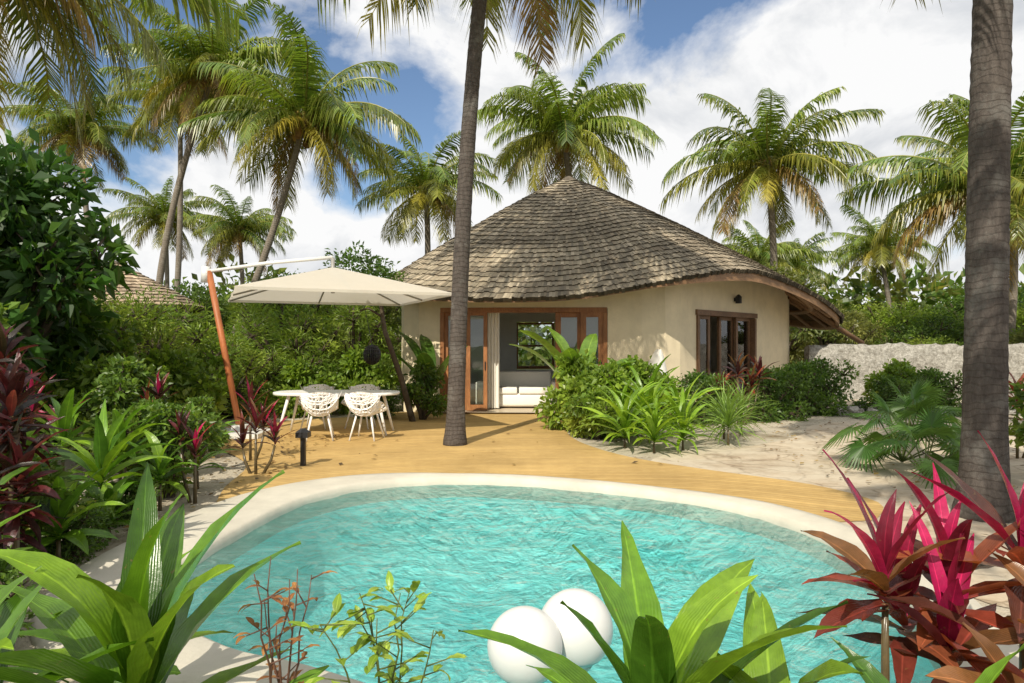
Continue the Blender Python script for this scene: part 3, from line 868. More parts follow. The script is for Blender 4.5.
def leaf_cloud(b, lobes, n, ln, wd, cols, r, up=.2, dark=.45, outer=.5):
    rs = np.random.RandomState(r.randint(0, 99999))
    vols = np.array([l[1] ** 2 for l in lobes]); vols = vols / vols.sum()
    ch = rs.choice(len(lobes), n, p=vols)
    d = rs.normal(size=(n, 3)); d /= np.linalg.norm(d, axis=1)[:, None]
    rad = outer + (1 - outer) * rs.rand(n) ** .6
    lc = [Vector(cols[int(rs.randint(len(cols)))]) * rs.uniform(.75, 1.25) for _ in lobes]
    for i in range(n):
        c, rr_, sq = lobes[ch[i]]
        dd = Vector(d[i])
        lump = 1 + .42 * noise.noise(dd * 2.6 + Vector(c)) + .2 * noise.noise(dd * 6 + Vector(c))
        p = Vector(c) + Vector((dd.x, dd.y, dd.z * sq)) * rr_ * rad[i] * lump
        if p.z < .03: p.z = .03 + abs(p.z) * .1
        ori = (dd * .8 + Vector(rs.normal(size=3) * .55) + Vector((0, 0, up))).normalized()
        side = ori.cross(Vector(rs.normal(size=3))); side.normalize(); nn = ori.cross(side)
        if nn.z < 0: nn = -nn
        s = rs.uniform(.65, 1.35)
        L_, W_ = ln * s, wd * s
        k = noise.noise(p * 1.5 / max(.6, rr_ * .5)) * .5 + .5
        v = (dark + (1.25 - dark) * (k * .6 + .4 * max(0, (rad[i] - outer) / (1 - outer)))) * rs.uniform(.8, 1.2)  # inner leaves coloured darker, shade inside the foliage put into the colour
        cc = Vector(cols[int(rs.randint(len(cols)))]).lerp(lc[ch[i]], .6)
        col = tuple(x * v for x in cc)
        s0 = len(b.v)
        b.v += [p, p + ori * L_ * .45 + side * W_ * .5 + nn * W_ * .15, p + ori * L_ - Vector((0, 0, L_ * .15)), p + ori * L_ * .45 - side * W_ * .5 + nn * W_ * .15]
        b.face((s0, s0 + 1, s0 + 2), col); b.face((s0, s0 + 2, s0 + 3), col)

def limbs(b, lobes, r0, r, basez=0):
    for c, rr_, sq in lobes:
        c = Vector(c); m = Vector((c.x * .35 + r.uniform(-.1, .1), c.y * .35, c.z * .5))
        tube(b, [(r.uniform(-.06, .06), r.uniform(-.06, .06), basez - .05), m, c, c + Vector((c.x * .15, c.y * .15, rr_ * .5))], [r0, r0 * .7, r0 * .4, r0 * .12], 6)
        for k in range(4):
            a = r.uniform(0, 6.28)
            tube(b, [c - Vector((0, 0, rr_ * .3)), c + Vector((math.cos(a) * rr_ * .7, math.sin(a) * rr_ * .7, r.uniform(-.1, .5) * rr_))], [r0 * .35, r0 * .08], 4)

def make_tree_mesh(seed, H, Rr, nl, n, ln, wd, cols, dark=.4, trunkz=.3, lob=(.35, .6), up=.15):
    r = random.Random(seed); lobes = []
    for k in range(nl):
        a = k * 2.4 + r.uniform(-.4, .4); q = r.uniform(.15, .8) * Rr
        z = H * r.uniform(trunkz, .9) * (1 - .15 * q / Rr)
        lobes.append(((math.cos(a) * q, math.sin(a) * q, z), Rr * r.uniform(*lob), r.uniform(.7, 1.0)))
    lobes.append(((0, 0, H * .75), Rr * .4, .9))
    b = B(); leaf_cloud(b, lobes, n, ln, wd, cols, r, up, dark, .3)
    lo = b.make('crown', M_leaf); lm = lo.data; bpy.data.objects.remove(lo)
    b = B(); limbs(b, lobes, .035 * H ** .6 + .02, r)
    to = b.make('trunk', M_wood_dark, True); tm = to.data; bpy.data.objects.remove(to)
    return lm, tm
GRN = [(.075, .15, .024), (.105, .185, .03), (.052, .11, .02), (.14, .225, .038)]
LIT = [(.17, .28, .034), (.23, .33, .045), (.12, .21, .03), (.29, .36, .06)]
DRK = [(.042, .115, .02), (.065, .145, .025), (.032, .085, .018), (.12, .21, .03)]
OLV = [(.15, .19, .045), (.20, .22, .06), (.09, .13, .032), (.24, .24, .07)]
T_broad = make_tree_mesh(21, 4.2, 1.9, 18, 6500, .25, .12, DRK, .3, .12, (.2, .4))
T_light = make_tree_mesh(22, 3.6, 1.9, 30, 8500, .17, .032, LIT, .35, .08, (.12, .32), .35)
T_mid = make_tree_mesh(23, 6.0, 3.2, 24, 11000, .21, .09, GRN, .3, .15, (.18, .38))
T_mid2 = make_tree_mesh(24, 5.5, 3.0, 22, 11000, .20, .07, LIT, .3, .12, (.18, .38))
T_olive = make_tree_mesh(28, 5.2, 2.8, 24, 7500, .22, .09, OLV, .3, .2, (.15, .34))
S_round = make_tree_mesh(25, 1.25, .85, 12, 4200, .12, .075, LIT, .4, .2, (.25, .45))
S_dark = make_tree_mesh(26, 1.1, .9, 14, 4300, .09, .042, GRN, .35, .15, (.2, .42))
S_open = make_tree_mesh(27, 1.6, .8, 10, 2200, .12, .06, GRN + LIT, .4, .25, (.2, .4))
def plant_tree(name, meshes, loc, sc, rz, label, cat, group=None, zs=1):
    e = thing(name, loc, label, cat, group)
    for nm, me in (('crown', meshes[0]), ('trunk', meshes[1])):
        o = bpy.data.objects.new(nm, me); COL.objects.link(o)
        o.parent = e
        o.rotation_euler = (0, 0, rz); o.scale = (sc, sc, sc * zs)
    return e
gB = 'broadleaf trees and tall shrubs enclosing the garden'
for (me, x, y, s, rz, zs) in [
    (T_broad, -7.5, 9.8, .98, 0, 1.1), (T_broad, -7.4, 7.6, .85, 2, 1.1), (T_broad, -10.0, 11.5, 1.05, 4, 1.0),
    (T_light, -7.2, 13.4, .95, .4, .85), (T_light, -5.2, 16.6, .9, 2.2, .85), (T_light, -4.4, 18.5, .95, 4.1, .9),
    (T_olive, -8.6, 16.0, .62, 1.2, .85), (T_mid2, -11.0, 16.0, .55, 3.3, .95), (T_light, -6.6, 19.5, 1.2, 5.0, .9), (T_light, -9.4, 14.2, .95, 2.0, .95), (T_light, -13.2, 18.0, 1.0, 2.0, .8),
    (T_mid, -7.0, 24.5, .82, 2.3, .9), (T_mid2, -4.5, 27, .9, .3, .95), (T_mid2, -10.5, 29, .85, 4, .95), (T_olive, -5.0, 22.5, .8, 4, .95), (T_light, -6.2, 14.9, .75, 1, .8),
    (T_mid, -17.0, 22.5, .75, 2.9, .9), (T_mid, -20, 30, .85, .6, .9), (T_mid2, -24, 27, .9, 1.6, .9), (T_olive, -16.5, 19, .75, 1, .9), (T_mid, -13.0, 29.5, .8, 2.6, .95),
    (T_olive, 12.5, 27, .72, 1.2, .9), (T_mid, 16.0, 26, .62, 3, .8), (T_mid2, 20.0, 28, .8, 5, .8), (T_mid, 24, 30, .9, 2, .8),
    (T_olive, 15.5, 33, .8, .9, .9), (T_mid2, 20.5, 36, .95, 2.2, .8), (T_mid, 26, 38, 1.1, 4, .8), (T_olive, 31, 36, 1.1, 1, .9), (T_mid, 11, 35, .9, 5.2, 1.0), (T_olive, 17.5, 22.8, .5, 5.2, .9),
    (T_mid2, 14.3, 22.9, .45, 1.2, .8), (T_olive, 9.8, 26.5, .95, 3.3, 1.0)]:
    lab = {id(T_broad): 'dense dark glossy-leaved tree at the garden edge', id(T_light): 'feathery light green tall shrub behind the dining terrace', id(T_olive): 'open olive-green tree in the garden backdrop'}.get(id(me), 'leafy green tree in the garden backdrop')
    plant_tree('tree', me, (x, y, 0), s, rz, lab, 'tree', gB, zs)
b = B(); r = random.Random(77); lobes = []
for k in range(150):
    a = math.radians(r.uniform(-52, 52)); d = r.uniform(50, 75)
    lobes.append(((math.sin(a) * d, math.cos(a) * d, r.uniform(.5, 5.0)), r.uniform(1.6, 3.8), .9))
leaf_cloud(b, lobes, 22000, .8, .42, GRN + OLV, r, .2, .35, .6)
o = b.make('distant_woodland', M_leaf); o["kind"] = "stuff"

gS = 'garden shrubs planted round the house'
sl_ = 'loose leafy shrub beside the pool rim'
for (me, x, y, s, rz, zs, lab) in [
    (S_round, 1.25, 12.9, .95, 0, 1.2, 'bright green rounded shrub at the terrace edge'), (S_round, 1.7, 12.2, .9, 2, 1.1, 'bright green rounded shrub at the terrace edge'), (S_round, 1.45, 11.6, .68, 4, 1.0, 'bright green rounded shrub at the terrace edge'),
    (S_round, 2.5, 13.7, .95, 1, 1.1, 'green shrub against the cream house wall'), (S_dark, 3.9, 14.2, .9, 2, 1.0, 'green shrub against the cream house wall'),
    (S_dark, 5.6, 14.8, .95, 3, 1.0, 'dark green rounded shrub near the side door'), (S_dark, 6.6, 15.6, 1.0, 5, 1.0, 'dark green rounded shrub near the side door'), (S_dark, 7.4, 16.8, 1.1, .5, 1.0, 'dark green rounded shrub near the side door'),
    (S_dark, 8.8, 15.8, .85, 1.5, .9, 'green shrub in front of the stone wall'), (S_dark, 9.8, 15.8, .9, 2.5, 1.0, 'green shrub in front of the stone wall'), (S_round, 9.6, 17.0, .95, 4.5, 1.0, 'green shrub in front of the stone wall'),
    (S_dark, 12.6, 15.0, 1.0, .9, 1.0, 'green shrub in front of the stone wall'), (S_open, 6.4, 7.8, 1.0, .9, .9, 'loose leafy shrub beside the thick palm trunk'),
    (S_open, -1.9, 14.6, .8, 1, 1.0, 'small green shrub by the open doorway'), (S_dark, -2.9, 14.9, .6, 1, 1.0, 'small green shrub by the open doorway'),
    (S_open, -3.6, 7.2, .62, 0, 1.0, sl_), (S_open, -5.0, 8.6, .75, 2.2, 1.0, sl_), (S_round, -6.2, 10.2, 1.1, 3, 1.0, 'dense green shrub beside the dining terrace'),
    (S_round, -6.2, 12.5, 1.2, 1, 1.0, 'dense green shrub beside the dining terrace'), (S_round, -4.7, 15.4, 1.0, 1, 1.0, 'dense green shrub beside the dining terrace'), (S_round, -3.6, 16.2, 1.0, 1, 1.2, 'dense green shrub beside the dining terrace'),
    (S_dark, -4.6, 5.6, .9, 4, .8, 'dense green shrub beside the pool rim'), (S_open, -3.7, 5.0, .8, 5, .75, sl_), (S_dark, -4.3, 4.3, .9, 1, .9, 'dense green shrub beside the pool rim'),
    (S_dark, -3.1, 3.0, .6, 1, .8, 'dense green shrub beside the pool rim'), (S_dark, 5.6, 5.4, .7, 1, .8, 'green shrub beside the thick palm trunk'),
    (S_open, -6.0, 7.4, 1.2, 3, 1.1, sl_), (S_open, -7.0, 11.2, 1.3, 1, 1.1, sl_), (S_open, -5.4, 9.6, .9, 1, 1.0, sl_), (S_open, -4.3, 8.0, .6, 4, 1.0, sl_),
    (S_dark, -3.5, 6.2, .38, 1, .9, sl_), (S_dark, -3.4, 5.2, .42, 3, .9, sl_), (S_open, -4.4, 9.6, .55, 2, 1.0, sl_), (S_dark, -5.2, 10.6, .6, 2, 1.0, sl_), (S_dark, -2.8, 3.5, .5, 1, .9, sl_)]:
    plant_tree('shrub', me, (x, y, 0), s, rz, lab, 'shrub', gS, zs)

def blade(b, base, az, e0, L, W, bend, c0, c1, seg=9, fold=.22, tw=0, wf=None, rs=None):
    p = Vector(base); pts = []
    for k in range(seg + 1):
        t = k / seg; e = e0 - bend * t ** 1.4
        d = Vector((math.cos(e) * math.cos(az), math.cos(e) * math.sin(az), math.sin(e)))
        pts.append((p.copy(), d)); p = p + d * L / seg
    s0 = len(b.v)
    for k, (q, d) in enumerate(pts):
        t = k / seg
        S = Vector((-math.sin(az), math.cos(az), 0)); U = d.cross(S) * -1
        if U.z < 0: U = -U
        a = tw * t; S2 = S * math.cos(a) + U * math.sin(a); U2 = U * math.cos(a) - S * math.sin(a)
        ww = (wf(t) if wf else (min(1, .28 + 2.1 * t) * (1 - t ** 2.6)) ) * W * .5 + .0008
        wav = math.sin(t * 17 + az * 5) * W * .04
        b.v += [q + S2 * ww + U2 * (ww * fold * 2 + wav), q, q - S2 * ww + U2 * (ww * fold * 2 - wav)]
    for k in range(seg):
        t = (k + .5) / seg
        col = tuple(a_ + (b_ - a_) * t for a_, b_ in zip(c0, c1))
        i = s0 + 3 * k; t0 = k / seg; t1 = (k + 1) / seg
        b.face((i, i + 1, i + 4, i + 3), col, [(0, t0), (.5, t0), (.5, t1), (0, t1)])
        b.face((i + 1, i + 2, i + 5, i + 4), col, [(.5, t0), (1, t0), (1, t1), (.5, t1)])

def rosette(name, loc, n, L, W, cols, label, seed, stem=0, e_hi=85, e_lo=10, bend=(40, 75), group=None, cat='plant', heads=None, fold=.2, seg=9, tip=None, zspan=.12, low=None, wl=1.0):
    r = random.Random(seed); b = B()
    heads = heads or [(0, 0, stem)]
    for (hx, hy, hz) in heads:
        if hz > .05: tube(b, [(hx * .3, hy * .3, -.03), (hx * .8, hy * .8, hz * .5), (hx, hy, hz)], [.022, .018, .014], 6, (.16, .12, .07))
        for i in range(n):
            f = i / max(1, n - 1)
            az = i * 2.39996 + r.uniform(-.5, .5)
            e0 = math.radians(e_hi + (e_lo - e_hi) * f + r.uniform(-9, 9))
            lowq = low and f > .4
            c = Vector(r.choice(low if lowq else cols)) * r.uniform(.75, 1.2)
            c1 = Vector(tip) * r.uniform(.8, 1.1) if tip and r.random() < .7 else c * 1.15
            blade(b, (hx, hy, hz + zspan * (1 - f)), az, e0, L * r.uniform(.65, 1.1) * (.75 + .25 * math.sin(math.pi * min(1, f + .25))), W * (wl if lowq else 1) * r.uniform(.8, 1.15), math.radians(r.uniform(*bend)), tuple(c), tuple(c1), seg, fold, r.uniform(-.8, .8))
    o = b.make(name, M_blade, True)
    o.location = loc
    tag(o, label, cat, group); return o
CG = [(.115, .235, .022), (.085, .185, .018), (.17, .29, .028), (.055, .13, .016)]
CR = [(.25, .05, .035), (.17, .035, .028), (.29, .085, .045), (.10, .035, .028), (.22, .10, .045)]
CM = [(.38, .012, .09), (.47, .018, .12), (.26, .012, .055), (.15, .012, .035)]
CP = [(.04, .010, .014), (.065, .013, .019), (.085, .016, .022), (.026, .018, .014), (.12, .022, .03)]
gF = 'strap-leaved plants at the near pool edge'
lg = 'large green strap-leaved plant at the near pool edge'
rosette('dracaena_plant', (-1.26, 2.3, 0), 19, .92, .18, CG, lg, 1, .22, 86, 15, (22, 65), gF, zspan=.2)
rosette('dracaena_plant', (-1.72, 2.1, 0), 17, .84, .17, CG, lg, 2, .18, 82, 15, (28, 70), gF, zspan=.15)
rosette('dracaena_plant', (-.98, 2.05, 0), 13, .62, .15, CG, lg, 15, .05, 68, 5, (35, 80), gF, zspan=.1)
rosette('dracaena_plant', (-1.65, 2.85, 0), 14, .6, .14, CG, lg, 17, .14, 75, 5, (35, 80), gF, zspan=.1)
rosette('dracaena_plant', (.45, 2.15, 0), 20, .84, .18, CG, lg, 3, .15, 80, 8, (28, 68), gF, zspan=.18)
rosette('dracaena_plant', (.86, 2.25, 0), 18, .74, .17, CG, lg, 4, .1, 78, 5, (35, 75), gF, zspan=.16)
rosette('dracaena_plant', (.16, 1.98, 0), 14, .62, .16, CG, lg, 18, .08, 65, 5, (35, 80), gF, zspan=.12)
rosette('dracaena_plant', (1.3, 2.1, 0), 16, .66, .16, CG, lg, 5, .05, 70, 5, (40, 80), gF, zspan=.1)
gC = 'red cordyline plants around the pool'
rosette('cordyline_plant', (1.50, 2.75, 0), 13, .56, .085, CM, 'magenta and bronze cordyline beside the pool rim', 6, .35, 86, -15, (8, 50), gC, heads=[(0, 0, .56), (.16, .15, .36)], low=CR, wl=1.5)
rosette('cordyline_plant', (1.82, 2.85, 0), 13, .56, .085, CM, 'magenta and bronze cordyline beside the pool rim', 24, .35, 86, -15, (8, 50), gC, heads=[(0, 0, .48), (-.1, -.15, .3)], low=CR, wl=1.5)
rosette('cordyline_plant', (2.08, 2.78, 0), 14, .60, .095, CM, 'crimson-topped cordyline beside the pool rim', 7, .5, 88, -15, (6, 45), gC, heads=[(0, 0, .64), (.25, -.1, .42)], low=CR, wl=1.5)
rosette('cordyline_plant', (1.78, 2.35, 0), 16, .52, .14, CR, 'red and bronze cordyline beside the pool rim', 8, .25, 70, -15, (20, 70), gC, heads=[(0, 0, .2), (.3, .1, .3)], tip=(.36, .15, .06))
hb = 'tall dark maroon cordyline with several heads'
rosette('cordyline_plant', (-3.3, 4.5, 0), 26, .40, .08, CP, hb, 9, .8, 88, -40, (20, 65), gC, heads=[(0, 0, .95), (-.15, .15, .7), (.12, -.1, .5), (-.3, 0, 1.15), (-.05, .05, .3)], zspan=.3)
rosette('cordyline_plant', (-2.85, 3.8, 0), 24, .36, .075, CP, hb, 10, .8, 88, -40, (20, 65), gC, heads=[(-.1, 0, .35), (-.2, .1, .6), (-.3, -.1, .9)], zspan=.25)
rosette('cordyline_plant', (-4.2, 5.8, 0), 24, .40, .08, CP, hb, 16, .8, 88, -35, (20, 65), gC, heads=[(0, 0, .9), (-.2, .1, 1.25), (.15, -.1, .6)], zspan=.3)
rosette('cordyline_plant', (-5.2, 7.4, 0), 12, .5, .07, CM, 'dark crimson cordyline among green shrubs', 11, .8, 88, 25, (15, 55), gC, heads=[(0, 0, .75), (.3, 0, .55)], low=CP)
sc = 'slim crimson cordyline beside the terrace'
rosette('cordyline_plant', (-3.15, 8.4, 0), 13, .40, .06, CM + CR, sc, 12, .8, 88, 20, (15, 60), gC, heads=[(0, 0, .5), (.2, .1, .35), (-.2, .1, .3)], low=CP)
rosette('cordyline_plant', (-3.6, 9.4, 0), 11, .42, .06, CM + CP, sc, 21, .8, 88, 30, (10, 45), gC, heads=[(0, 0, .65), (.15, .1, .4)], low=CP)
rosette('cordyline_plant', (-3.2, 6.9, 0), 11, .36, .055, CM + CP, sc, 22, .8, 88, 30, (10, 45), gC, heads=[(0, 0, .45), (-.2, .1, .6)], low=CP)
rosette('cordyline_plant', (-4.6, 8.9, 0), 12, .45, .065, CM + CR, sc, 23, .8, 88, 30, (10, 45), gC, heads=[(0, 0, .85), (-.2, .1, .6)], low=CP)
rosette('cordyline_plant', (4.5, 13.6, 0), 16, .5, .08, CR + CP, 'red cordyline near the side door', 13, .8, 88, 0, (15, 60), gC, heads=[(0, 0, .95), (.3, .1, .7), (-.3, .1, .6), (.5, .2, .9)])
rosette('cordyline_plant', (7.1, 9.6, 0), 16, .5, .08, CR, 'red cordyline beside the stone path', 14, .8, 88, 0, (15, 60), gC, heads=[(0, 0, .75), (.3, .1, .5), (-.3, .1, .5)])
gM = 'strap-leaved clumps in the planting beds'
for i, (x, y, L, W, n, st) in enumerate([(-3.55, 5.9, .75, .13, 20, .35), (-3.25, 4.9, .55, .12, 18, .2), (-2.85, 3.3, .65, .13, 18, .2), (-2.3, 2.7, .6, .13, 16, .12), (-3.9, 6.8, .7, .12, 18, .4), (-3.4, 6.6, .55, .1, 16, .25), (-3.3, 4.1, .55, .11, 16, .3), (-4.6, 7.0, .85, .13, 18, .5), (-3.3, 5.6, .45, .11, 18, .1), (-3.5, 7.6, .5, .09, 18, .2), (-3.9, 8.4, .6, .1, 18, .3), (-4.5, 10.2, .55, .09, 18, .15), (-4.3, 7.6, .65, .11, 18, .25)]):
    rosette('strap_leaf_plant', (x, y, 0), n, L, W, CG, 'green strap-leaved clump beside the pool rim', 30 + i, st, 82, 0, (35, 85), gM)
CL = [(.19, .33, .028), (.145, .27, .025), (.25, .38, .035)]
for i, (x, y, L, W, n) in enumerate([(1.75, 10.6, 1.1, .10, 36), (2.25, 11.2, 1.15, .10, 36), (2.6, 10.4, .95, .09, 32), (1.9, 11.8, 1.3, .11, 32), (2.95, 11.9, 1.15, .09, 30), (2.1, 10.1, .9, .09, 30), (2.4, 12.4, 1.4, .11, 30)]):
    rosette('strap_leaf_plant', (x, y, 0), n, L, W, CL, 'arching strap-leaved clump at the terrace edge', 50 + i, .15, 84, 12, (45, 95), gM)
for i, (x, y) in enumerate([(3.45, 10.9), (4.1, 12.2), (3.6, 11.6)]):
    rosette('cycad_plant', (x, y, 0), 90, .75, .03, [(.15, .25, .045), (.18, .29, .055)], 'fine-leaved spiky green clump on the sand', 60 + i, .25, 88, -10, (30, 80), gM)
b = B()
bw = lambda t: (math.sin(math.pi * min(1, ((t - .34) / .66 * .94 + .05))) ** .6) if t > .36 else .07
for i, (az, e, L) in enumerate([(.1, 70, 1.8), (1.2, 80, 2.2), (2.9, 70, 2.2), (3.5, 78, 2.3), (5.6, 68, 1.8), (4.4, 76, 1.9), (2.2, 82, 2.4)]):
    blade(b, (0, 0, .1), az, math.radians(e), L, .34, math.radians(62), (.11, .21, .03), (.15, .27, .04), 16, .15, .25, bw)
o = b.make('banana_plant', M_blade, True); o.location = (1.35, 13.5, 0); tag(o, 'broad-leaved banana plant beside the open doorway', 'plant')
b = B()
for i, (az, e, L) in enumerate([(1.9, 82, 2.2), (3.0, 72, 2.1), (4.6, 76, 1.8), (5.6, 80, 1.9), (2.4, 78, 2.5)]):
    blade(b, (0, 0, .1), az, math.radians(e), L, .34, math.radians(66), (.055, .12, .022), (.075, .15, .028), 16, .15, .3, bw)
o = b.make('banana_plant', M_blade, True); o.location = (-1.75, 15.0, 0); tag(o, 'dark broad-leaved plant beside the cream wall', 'plant')
def fan_palm(loc, nf, st, R0, seed, label):
    r = random.Random(seed); b = B()
    for i in range(nf):
        az = i * 2.4 + r.uniform(-.3, .3); e = math.radians(80 - 75 * i / nf)
        d = Vector((math.cos(e) * math.cos(az), math.cos(e) * math.sin(az), math.sin(e)))
        h = d * st * r.uniform(.8, 1.1); h.z += .1
        tube(b, [(0, 0, .05), h * .5 + Vector((0, 0, .06)), h], [.012, .01, .007], 4, (.13, .17, .05))
        nb = 26; S = Vector((-math.sin(az), math.cos(az), 0))
        f = (d * .55 - Vector((0, 0, .55)) * (.4 + i / nf)).normalized()
        S2 = S; F2 = (f - S2 * f.dot(S2)).normalized()
        c = Vector(r.choice([(.06, .14, .03), (.08, .165, .035), (.095, .18, .04)]))
        for k in range(nb):
            a = math.radians(-125 + 250 * k / (nb - 1))
            dd = (F2 * math.cos(a) + S2 * math.sin(a)).normalized()
            side = F2 * -math.sin(a) + S2 * math.cos(a)
            l = R0 * (1 - .25 * abs(k - nb / 2) / (nb / 2)) * r.uniform(.85, 1.08)
            s0 = len(b.v); wv = side * l * .042
            m_ = h + dd * l * .45
            nn = side.cross(dd) * (l * .03)
            b.v += [h, m_ + wv, h + dd * l - Vector((0, 0, l * .22)), m_ - wv, m_ + nn]
            col = tuple(c * r.uniform(.8, 1.25))
            b.face((s0, s0 + 1, s0 + 4), col); b.face((s0 + 1, s0 + 2, s0 + 4), col); b.face((s0 + 2, s0 + 3, s0 + 4), col); b.face((s0 + 3, s0, s0 + 4), col)
    o = b.make('fan_palm', M_leaf); o.location = loc; tag(o, label, 'plant', 'low fan palms')
fan_palm((5.2, 9.1, 0), 14, .75, .5, 1, 'low fan palm beside the stone path')
fan_palm((4.9, 8.1, 0), 9, .5, .4, 2, 'low fan palm beside the stone path')
fan_palm((6.6, 11.2, 0), 12, .7, .45, 3, 'low fan palm beside the stone path')

def twig(loc, n, H, cols, name, label, seed, leaf=.07, nl=16, spread=.3, stemcol=(.14, .17, .05)):
    r = random.Random(seed); b = B()
    for i in range(n):
        a = r.uniform(0, 6.28); s = r.uniform(.2, 1) * spread; h = H * r.uniform(.7, 1.05)
        pts = [Vector((0, 0, -.02))]
        for k in range(1, 9):
            t = k / 8; pts.append(Vector((math.cos(a) * s * t ** 1.4 + r.uniform(-.015, .015), math.sin(a) * s * t ** 1.4 + r.uniform(-.015, .015), h * t)))
        tube(b, pts, [.007 * (1 - .75 * k / 8) for k in range(9)], 5, stemcol)
        for k in range(nl):
            t = r.uniform(.35, 1); x = t * 8; j = min(7, int(x)); q = pts[j].lerp(pts[j + 1], x - j)
            aa = r.uniform(0, 6.28); e = r.uniform(-.2, .8); tl = r.uniform(.05, .12)
            d = Vector((math.cos(aa) * math.cos(e), math.sin(aa) * math.cos(e), math.sin(e)))
            q2 = q + d * tl
            tube(b, [q, q2], [.003, .002], 4, stemcol)
            if leaf:
                for m_ in range(2): blade(b, q2 - d * .02 * m_, aa + r.uniform(-.7, .7), e + r.uniform(-.4, .3), leaf * r.uniform(.7, 1.3), leaf * .5, r.uniform(.3, 1.2), *(tuple(Vector(r.choice(cols)) * r.uniform(.8, 1.2)),) * 2, 5, .15)
    o = b.make(name, M_blade, True); o.location = loc; tag(o, label, 'plant'); return o
twig((-.40, 2.3, 0), 6, .84, [(.26, .40, .05), (.33, .44, .08)], 'leafy_sapling', 'thin sapling with small bright leaves at the pool edge', 3, .065, 12)
twig((-.80, 2.35, 0), 7, .92, [(.42, .20, .08), (.30, .13, .06)], 'dry_twig_plant', 'dry reddish twiggy plant with withered leaves', 4, .045, 5, .2, (.2, .10, .08))

b = B(); r = random.Random(9)
for k in range(70):
    x = r.uniform(7.5, 12.5); y = 15.0 + (x - 6.5) * .2 + r.uniform(-.6, 1.0); s = r.uniform(.06, .22)
    ell(b, (x, y, s * .35), (s, s * r.uniform(.7, 1.1), s * .75), 9, 6, (1, 1, 1), 0, .7, k)
o = b.make('coral_rubble', M_coral); o["kind"] = "stuff"
b = B()
for k in range(2400):
    if r.random() < .55: x = r.uniform(-7, -2.9); y = r.uniform(2, 12)
    else: x = r.uniform(3.8, 11); y = r.uniform(3.5, 15)
    if r.random() < .015: x = r.uniform(-4, 4); y = r.uniform(8.8, 14)
    a = r.uniform(0, 6.28); l = r.uniform(.03, .1); d = Vector((math.cos(a), math.sin(a), r.uniform(-.1, .3))); s_ = Vector((-math.sin(a), math.cos(a), 0)) * l * .3
    p = Vector((x, y, .03)); s0 = len(b.v)
    b.v += [p - d * l * .5, p + s_ + Vector((0, 0, .01)), p + d * l * .5, p - s_]
    c = r.choice([(.25, .15, .06), (.16, .10, .05), (.34, .24, .10), (.10, .07, .04)])
    b.face((s0, s0 + 1, s0 + 2), c); b.face((s0, s0 + 2, s0 + 3), c)
o = b.make('leaf_litter', M_leaf); o["kind"] = "stuff"

lt = thing('leaning_tree', (-2.05, 14.2, 0), 'slender dark leaning tree with a small leafy top', 'tree')
b = B(); tube(b, [(-2.05, 14.2, -.05), (-2.3, 14.2, .9), (-2.65, 14.2, 1.9), (-2.75, 14.2, 2.6), (-3.1, 14.2, 3.0)], [.07, .06, .05, .04, .02], 8)
tube(b, [(-2.72, 14.2, 2.2), (-2.95, 14.0, 2.35), (-3.1, 13.9, 2.3)], [.03, .02, .015], 6)
part(b.make('trunk', M_wood_dark, True), lt)
b = B(); leaf_cloud(b, [((-3.2, 14.2, 3.1), .7, .7), ((-2.9, 14.6, 2.9), .6, .7)], 1800, .11, .05, GRN, random.Random(8))
part(b.make('crown', M_leaf), lt)
lan = thing('hanging_lantern', (-2.82, 13.9, 1.2), 'round black woven lantern hanging from a branch', 'lantern')
b = B(); c = Vector((-2.85, 13.9, 1.4))
for k in range(12):
    a = math.pi * k / 12
    tube(b, [c + Vector((math.cos(a) * math.sin(t) * .17, math.sin(a) * math.sin(t) * .17, math.cos(t) * .2)) for t in [j * 2 * math.pi / 20 for j in range(21)]], .011, 4, cap=False)
for z in (-.12, -.05, .03, .1, .15):
    rr_ = .17 * math.sqrt(1 - (z / .2) ** 2)
    tube(b, [c + Vector((math.cos(t) * rr_, math.sin(t) * rr_, z)) for t in [j * 2 * math.pi / 20 for j in range(21)]], .011, 4, cap=False)
part(b.make('shade', M_black), lan)
b = B(); tube(b, [c + Vector((0, 0, .2)), (-3.0, 13.95, 2.32)], .006, 4); part(b.make('cord', M_black), lan)
b = B(); tube(b, [c + Vector((0, 0, -.12)), c + Vector((0, 0, .05))], .045, 8); part(b.make('candle', M_black), lan)

# ------------------------------------------------------------------ parasol
par = thing('parasol', (-4.75, 12.0, 0), 'cream cantilever parasol on leaning timber mast over the dining table', 'parasol')
b = B()
tube(b, [(-4.78, 12.0, .1), (-5.33, 12.0, 2.9)], .055, 10); part(b.make('mast', M_mast, True), par)
b = B(); box(b, (-4.75, 12, .05), (.9, .9, .08)); box(b, (-4.77, 12, .14), (.25, .2, .12)); part(b.make('base', M_steel), par)
b = B()
hub = Vector((-3.15, 12.0, 2.97))
tube(b, [(-5.42, 12.0, 2.88), (-4.3, 12.0, 3.04), hub + Vector((0, 0, .17))], .034, 6)
tube(b, [(-5.32, 12.0, 2.66), (-4.95, 12.0, .75)], .018, 6)
tube(b, [(-5.40, 12.0, 2.7), (-5.38, 12.0, 2.98)], .075, 8)
part(b.make('arm', M_steel, True), par)
b = B(); n = 64; HS = 1.66; ROT = .42
def can(a, k):
    m_ = max(abs(math.cos(a)), abs(math.sin(a)))
    rr_ = HS / m_
    x = math.cos(a) * rr_ * k; y = math.sin(a) * rr_ * k
    rib = abs(math.sin(a * 4))
    z = -.52 * k
    rr2 = 1 - .012 * rib * k
    x *= rr2; y *= rr2
    x2 = x * math.cos(ROT) - y * math.sin(ROT); y2 = x * math.sin(ROT) + y * math.cos(ROT)
    return hub + Vector((x2, y2, z))
